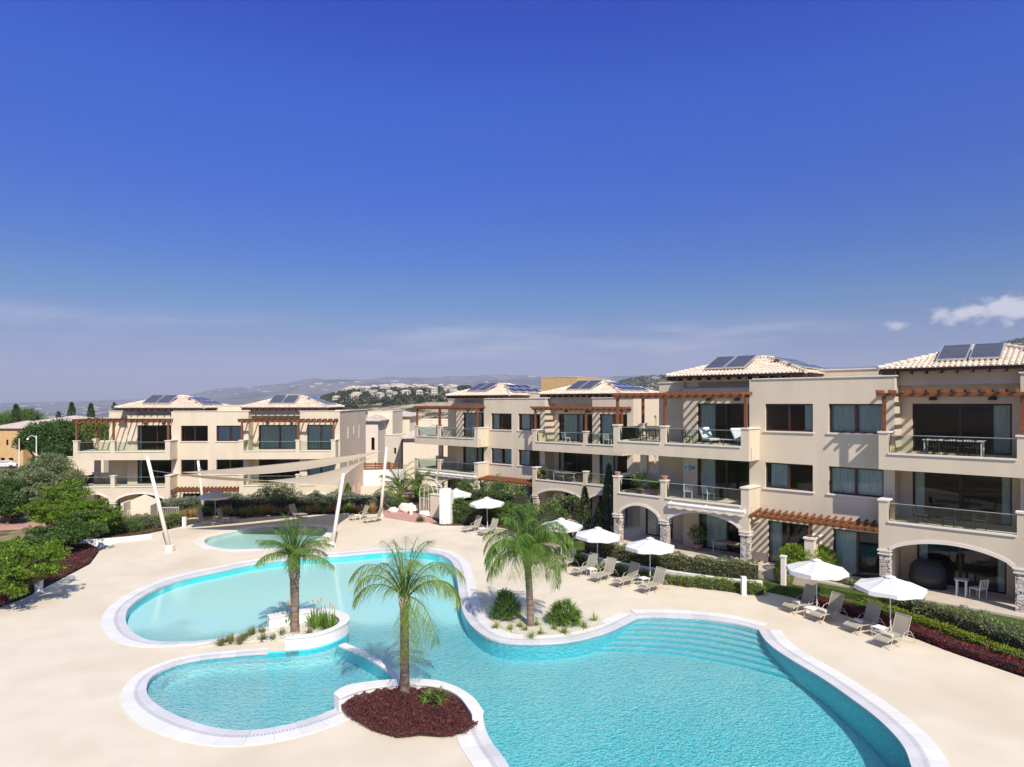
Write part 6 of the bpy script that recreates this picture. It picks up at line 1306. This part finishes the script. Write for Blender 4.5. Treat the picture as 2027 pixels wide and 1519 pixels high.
villa('house', -18, 46, 847, 128, 11, 0, 'yellow house with tiled roof at the left edge', 'ochre', ((.25,.03,2.6,1.2),(.47,.07,2.4,1.1),(.9,.07,2.2,1.4),(.30,.13,6.0,2.2),(.55,.14,6.0,2.2)), 1.3)
villa('house', 48, 88, 850, 131, 9, 0, 'paler wing right of the yellow house, mostly behind trees', 'cream', ((.1,.25,2.3,1.4),(.6,.2,2.3,1.4)), 1.2)
villa('house', 78, 160, 833, 120, 8, 0, 'long low tiled roof house behind the dark tree', 'cream', ((.1,.1,2,1.3),), .9)
villa('house', 172, 236, 829, 118, 8, 0, 'flat roofed pale house seen behind the left pergola', 'cream', ((.3,.1,2,1.3),))
villa('house', 86, 205, 905, 82, 4, 0, 'low cream wall building behind the left balconies', 'cream', ())
villa('house', 728, 777, 815, 98, 9, 0, 'tall cream house block just right of the left building', 'cream', ((.5,.1,5.2,1.9),))
villa('house', 722, 748, 832, 92, 8, 0, 'cream wing with deep shade beside the tall house block', 'cream', ((.5,.25,2.5,1.8),), .8)
villa('house', 762, 812, 823, 108, 8, R(-6), 'cream house with a solar panel behind the tall block', 'cream', ((.3,.16,2.4,1.4),), .8)
villa('house', 762, 798, 862, 84, 6, R(-20), 'lower cream house with small shaded windows', 'cream', ((.55,.15,1.6,.8),(.15,.2,3.5,1.5)))
villa('house', 798, 892, 866, 80, 8, R(2), 'long low house with a shallow pale tiled roof before the far pergola', 'cream', ((.72,.1,3.4,2.6),), 1.7)
villa('house', 815, 890, 832, 112, 9, 0, 'broad flat roofed pale house behind the far pergola', 'cream', ((.2,.06,2.2,1.4),(.5,.06,2.2,1.4)))
villa('house', 1071, 1150, 748, 96, 12, R(-32), 'ochre flat roofed house rising behind the middle building', 'ochre', ((.72,.16,1.9,1.0),))
# village on the hill
def small_house(w, d, h, ml, tiled):
    rt = empty('distant_house'); m = MB(); m.box(-w/2,w/2,-d/2,d/2,-4,h); m.build('wall', M[ml], rt)
    m = MB()
    for k in range(4): x = -w/2+w*(k+.5)/4; m.box(x-.6,x+.6,-d/2-.05,-d/2+.02,h-2.4,h-1.0); m.box(x-.6,x+.6,-d/2-.05,-d/2+.02,h-5.2,h-3.8)
    m.build('window', M['black'], rt)['kind'] = 'stuff'
    if tiled: m = MB(); o = .5; m.add([(-w/2-o,-d/2-o,h),(w/2+o,-d/2-o,h),(w/2+o,d/2+o,h),(-w/2-o,d/2+o,h),(-w/4,0,h+2),(w/4,0,h+2)], [(0,1,5,4),(1,2,5),(2,3,4,5),(3,0,4),(3,2,1,0)]); m.build('roof', M['tile_far'], rt)
    return rt
M['farwhite'] = mat('far_whitewash', (.55,.51,.46), .9)
SH = [small_house(11, 9, 6.2, 'farwhite', False), small_house(13, 9, 5.2, 'cream', True), small_house(9, 8, 6.8, 'farwhite', True)]
used = [False]*3; rs2 = random.Random(11)
def put_house(px, Yd, sc=1.0, grp='pale houses of the hill village', lb='pale house of the hillside village above the valley'):
    k = rs2.randrange(3); o = SH[k] if not used[k] else copy_tree(SH[k]); used[k] = True; X = (px-1013.5)*Yd/F
    o.location = (X, Yd, ground_z(X, Yd)); o.rotation_euler = (0,0,rs2.uniform(-.6,.6)); o.scale = (sc,)*3; tag(o, lb, 'house', grp)
for i in range(78): put_house(rs2.uniform(672, 905)+rs2.uniform(-10, 10), rs2.choice([640, 700, 740, 770, 790])+rs2.uniform(-25, 25), .72)
for i in range(9): put_house(rs2.uniform(1228, 1300), rs2.uniform(1150, 1600), 1.1, 'houses on the dark hill at right', 'pale house on the dark hill behind the roofs')
m = MB(); b0 = 0
fb = MB(); fb.box(-14,14,-10,10,-6,7); FB = fb.build('far_building', M['farwhite']); firstfb = True
for i in range(150):
    t = rs2.random(); px = rs2.choice([rs2.uniform(5, 700), rs2.uniform(5, 420), rs2.uniform(560, 1060)]); Yd = rs2.uniform(2600, 7600); X = (px-1013.5)*Yd/F
    o = FB if firstfb else FB.copy()
    if not firstfb: COL.objects.link(o)
    firstfb = False; o.location = (X, Yd, ground_z(X, Yd)); s = rs2.uniform(.4, 1.15)*(Yd/5000)**.7; o.scale = (s*rs2.uniform(.8, 2.6), s, s*.8); o.rotation_euler = (0,0,rs2.uniform(-.5,.5)); tag(o, 'tiny white building scattered over the hazy plain and far hills', 'building', 'white buildings dotted over the far plain')
# scrub and far woods that read as one mass
def scatter_wood(name, n, fpx, fY, size, leaf, label, k=60):
    P = []; D = []
    for i in range(n):
        px, Yd = fpx(), fY(); X = (px-1013.5)*Yd/F; z = ground_z(X, Yd); s = size*rs2.uniform(.5, 1.3)
        d = unit(rng.normal(size=(k, 3))); d[:, 2] = abs(d[:, 2]); P.append(d*np.array([s, s, s*.9])+np.array([X, Yd, z])); D.append(d)
    P, D = np.concatenate(P), np.concatenate(D); V, Fc = leaf_geo(P, D+rng.normal(size=D.shape)*.6, size*.45, .8); o = npmesh(name, V, Fc, leaf); tag(o, label, 'trees', kind='stuff')
M['farwood'] = leafmat('far_scrub', (.025,.04,.018), (.08,.1,.045), .1)
scatter_wood('village_trees', 700, lambda: rs2.uniform(640, 930), lambda: rs2.uniform(560, 860), 3.2, M['farwood'], 'dark scrub and garden trees among the houses of the hill village')
scatter_wood('valley_scrub', 500, lambda: rs2.choice([rs2.uniform(0, 330), rs2.uniform(700, 1000)]), lambda: rs2.uniform(130, 480), 1.6, M['farwood'], 'low dark scrub dotted over the dry valley slopes', 40)
scatter_wood('hill_scrub', 420, lambda: rs2.uniform(1215, 1320), lambda: rs2.uniform(1000, 1700), 6, M['farwood'], 'dark scrub covering the hill behind the roofs at right', 30)
scatter_wood('hill_scrub', 320, lambda: rs2.uniform(1930, 2060), lambda: rs2.uniform(1200, 1700), 6, M['farwood'], 'dark scrub covering the hill at the right edge', 30)
# cars parked by the road at left
def car(px, py, Yd, a, label, col):
    b = atY(px, py, Yd); b.z = ground_z(b.x, b.y); rt = empty('parked_car', b, R(a), label, 'car'); pm = mat('car_paint', col, .3); pm.node_tree.nodes['Principled BSDF'].inputs['Coat Weight'].default_value = .6
    m = MB(); prof = [(-2.1,.35),(-2.1,.85),(-1.3,.95),(-.8,1.42),(.9,1.45),(1.6,.95),(2.15,.85),(2.15,.35)]; n = len(prof)
    for y in (-.85, .85): m.v += [(x, y*(1 if z < 1 else .82), z) for x, z in prof]
    m.f += [tuple(range(n)), tuple(range(n, 2*n))[::-1]]+[((i+1) % n, i, n+i, n+(i+1) % n) for i in range(n)]; m.build('body', pm, rt, bevel=.08)
    m = MB(); m.box(-.95,1.1,-.80,-.79,.98,1.32); m.box(-.95,1.1,.79,.80,.98,1.32); m.build('window', M['black'], rt)
    for x in (-1.35, 1.35):
        for y in (-.86, .86): m = MB(); m.tube([(x,y-.1,.32), (x,y+.1,.32)], .32, 16); m.build('wheel', M['black'], rt)
car(8, 908, 121, 20, 'white car parked before the yellow house', (.7,.7,.72))
# ------------------------------------------------------------ haze
zs = [v[2] for v in tm.v]; HZ0, HZ1 = min(zs)-1, max(max(zs), 30)+4
m = MB(); m.box(-12900, 12900, -12900, 12900, HZ0, HZ1); hm = bpy.data.materials.new('haze_air'); hm.use_nodes = True; hm.node_tree.nodes.clear()
ho = N(hm.node_tree, 'ShaderNodeOutputMaterial'); pv = N(hm.node_tree, 'ShaderNodeVolumePrincipled'); pv.inputs['Color'].default_value = (.72,.78,.95,1); pv.inputs['Density'].default_value = 1.15e-4; pv.inputs['Anisotropy'].default_value = 0.0
hm.node_tree.links.new(pv.outputs[0], ho.inputs['Volume']); tag(m.build('haze', hm), kind='stuff')
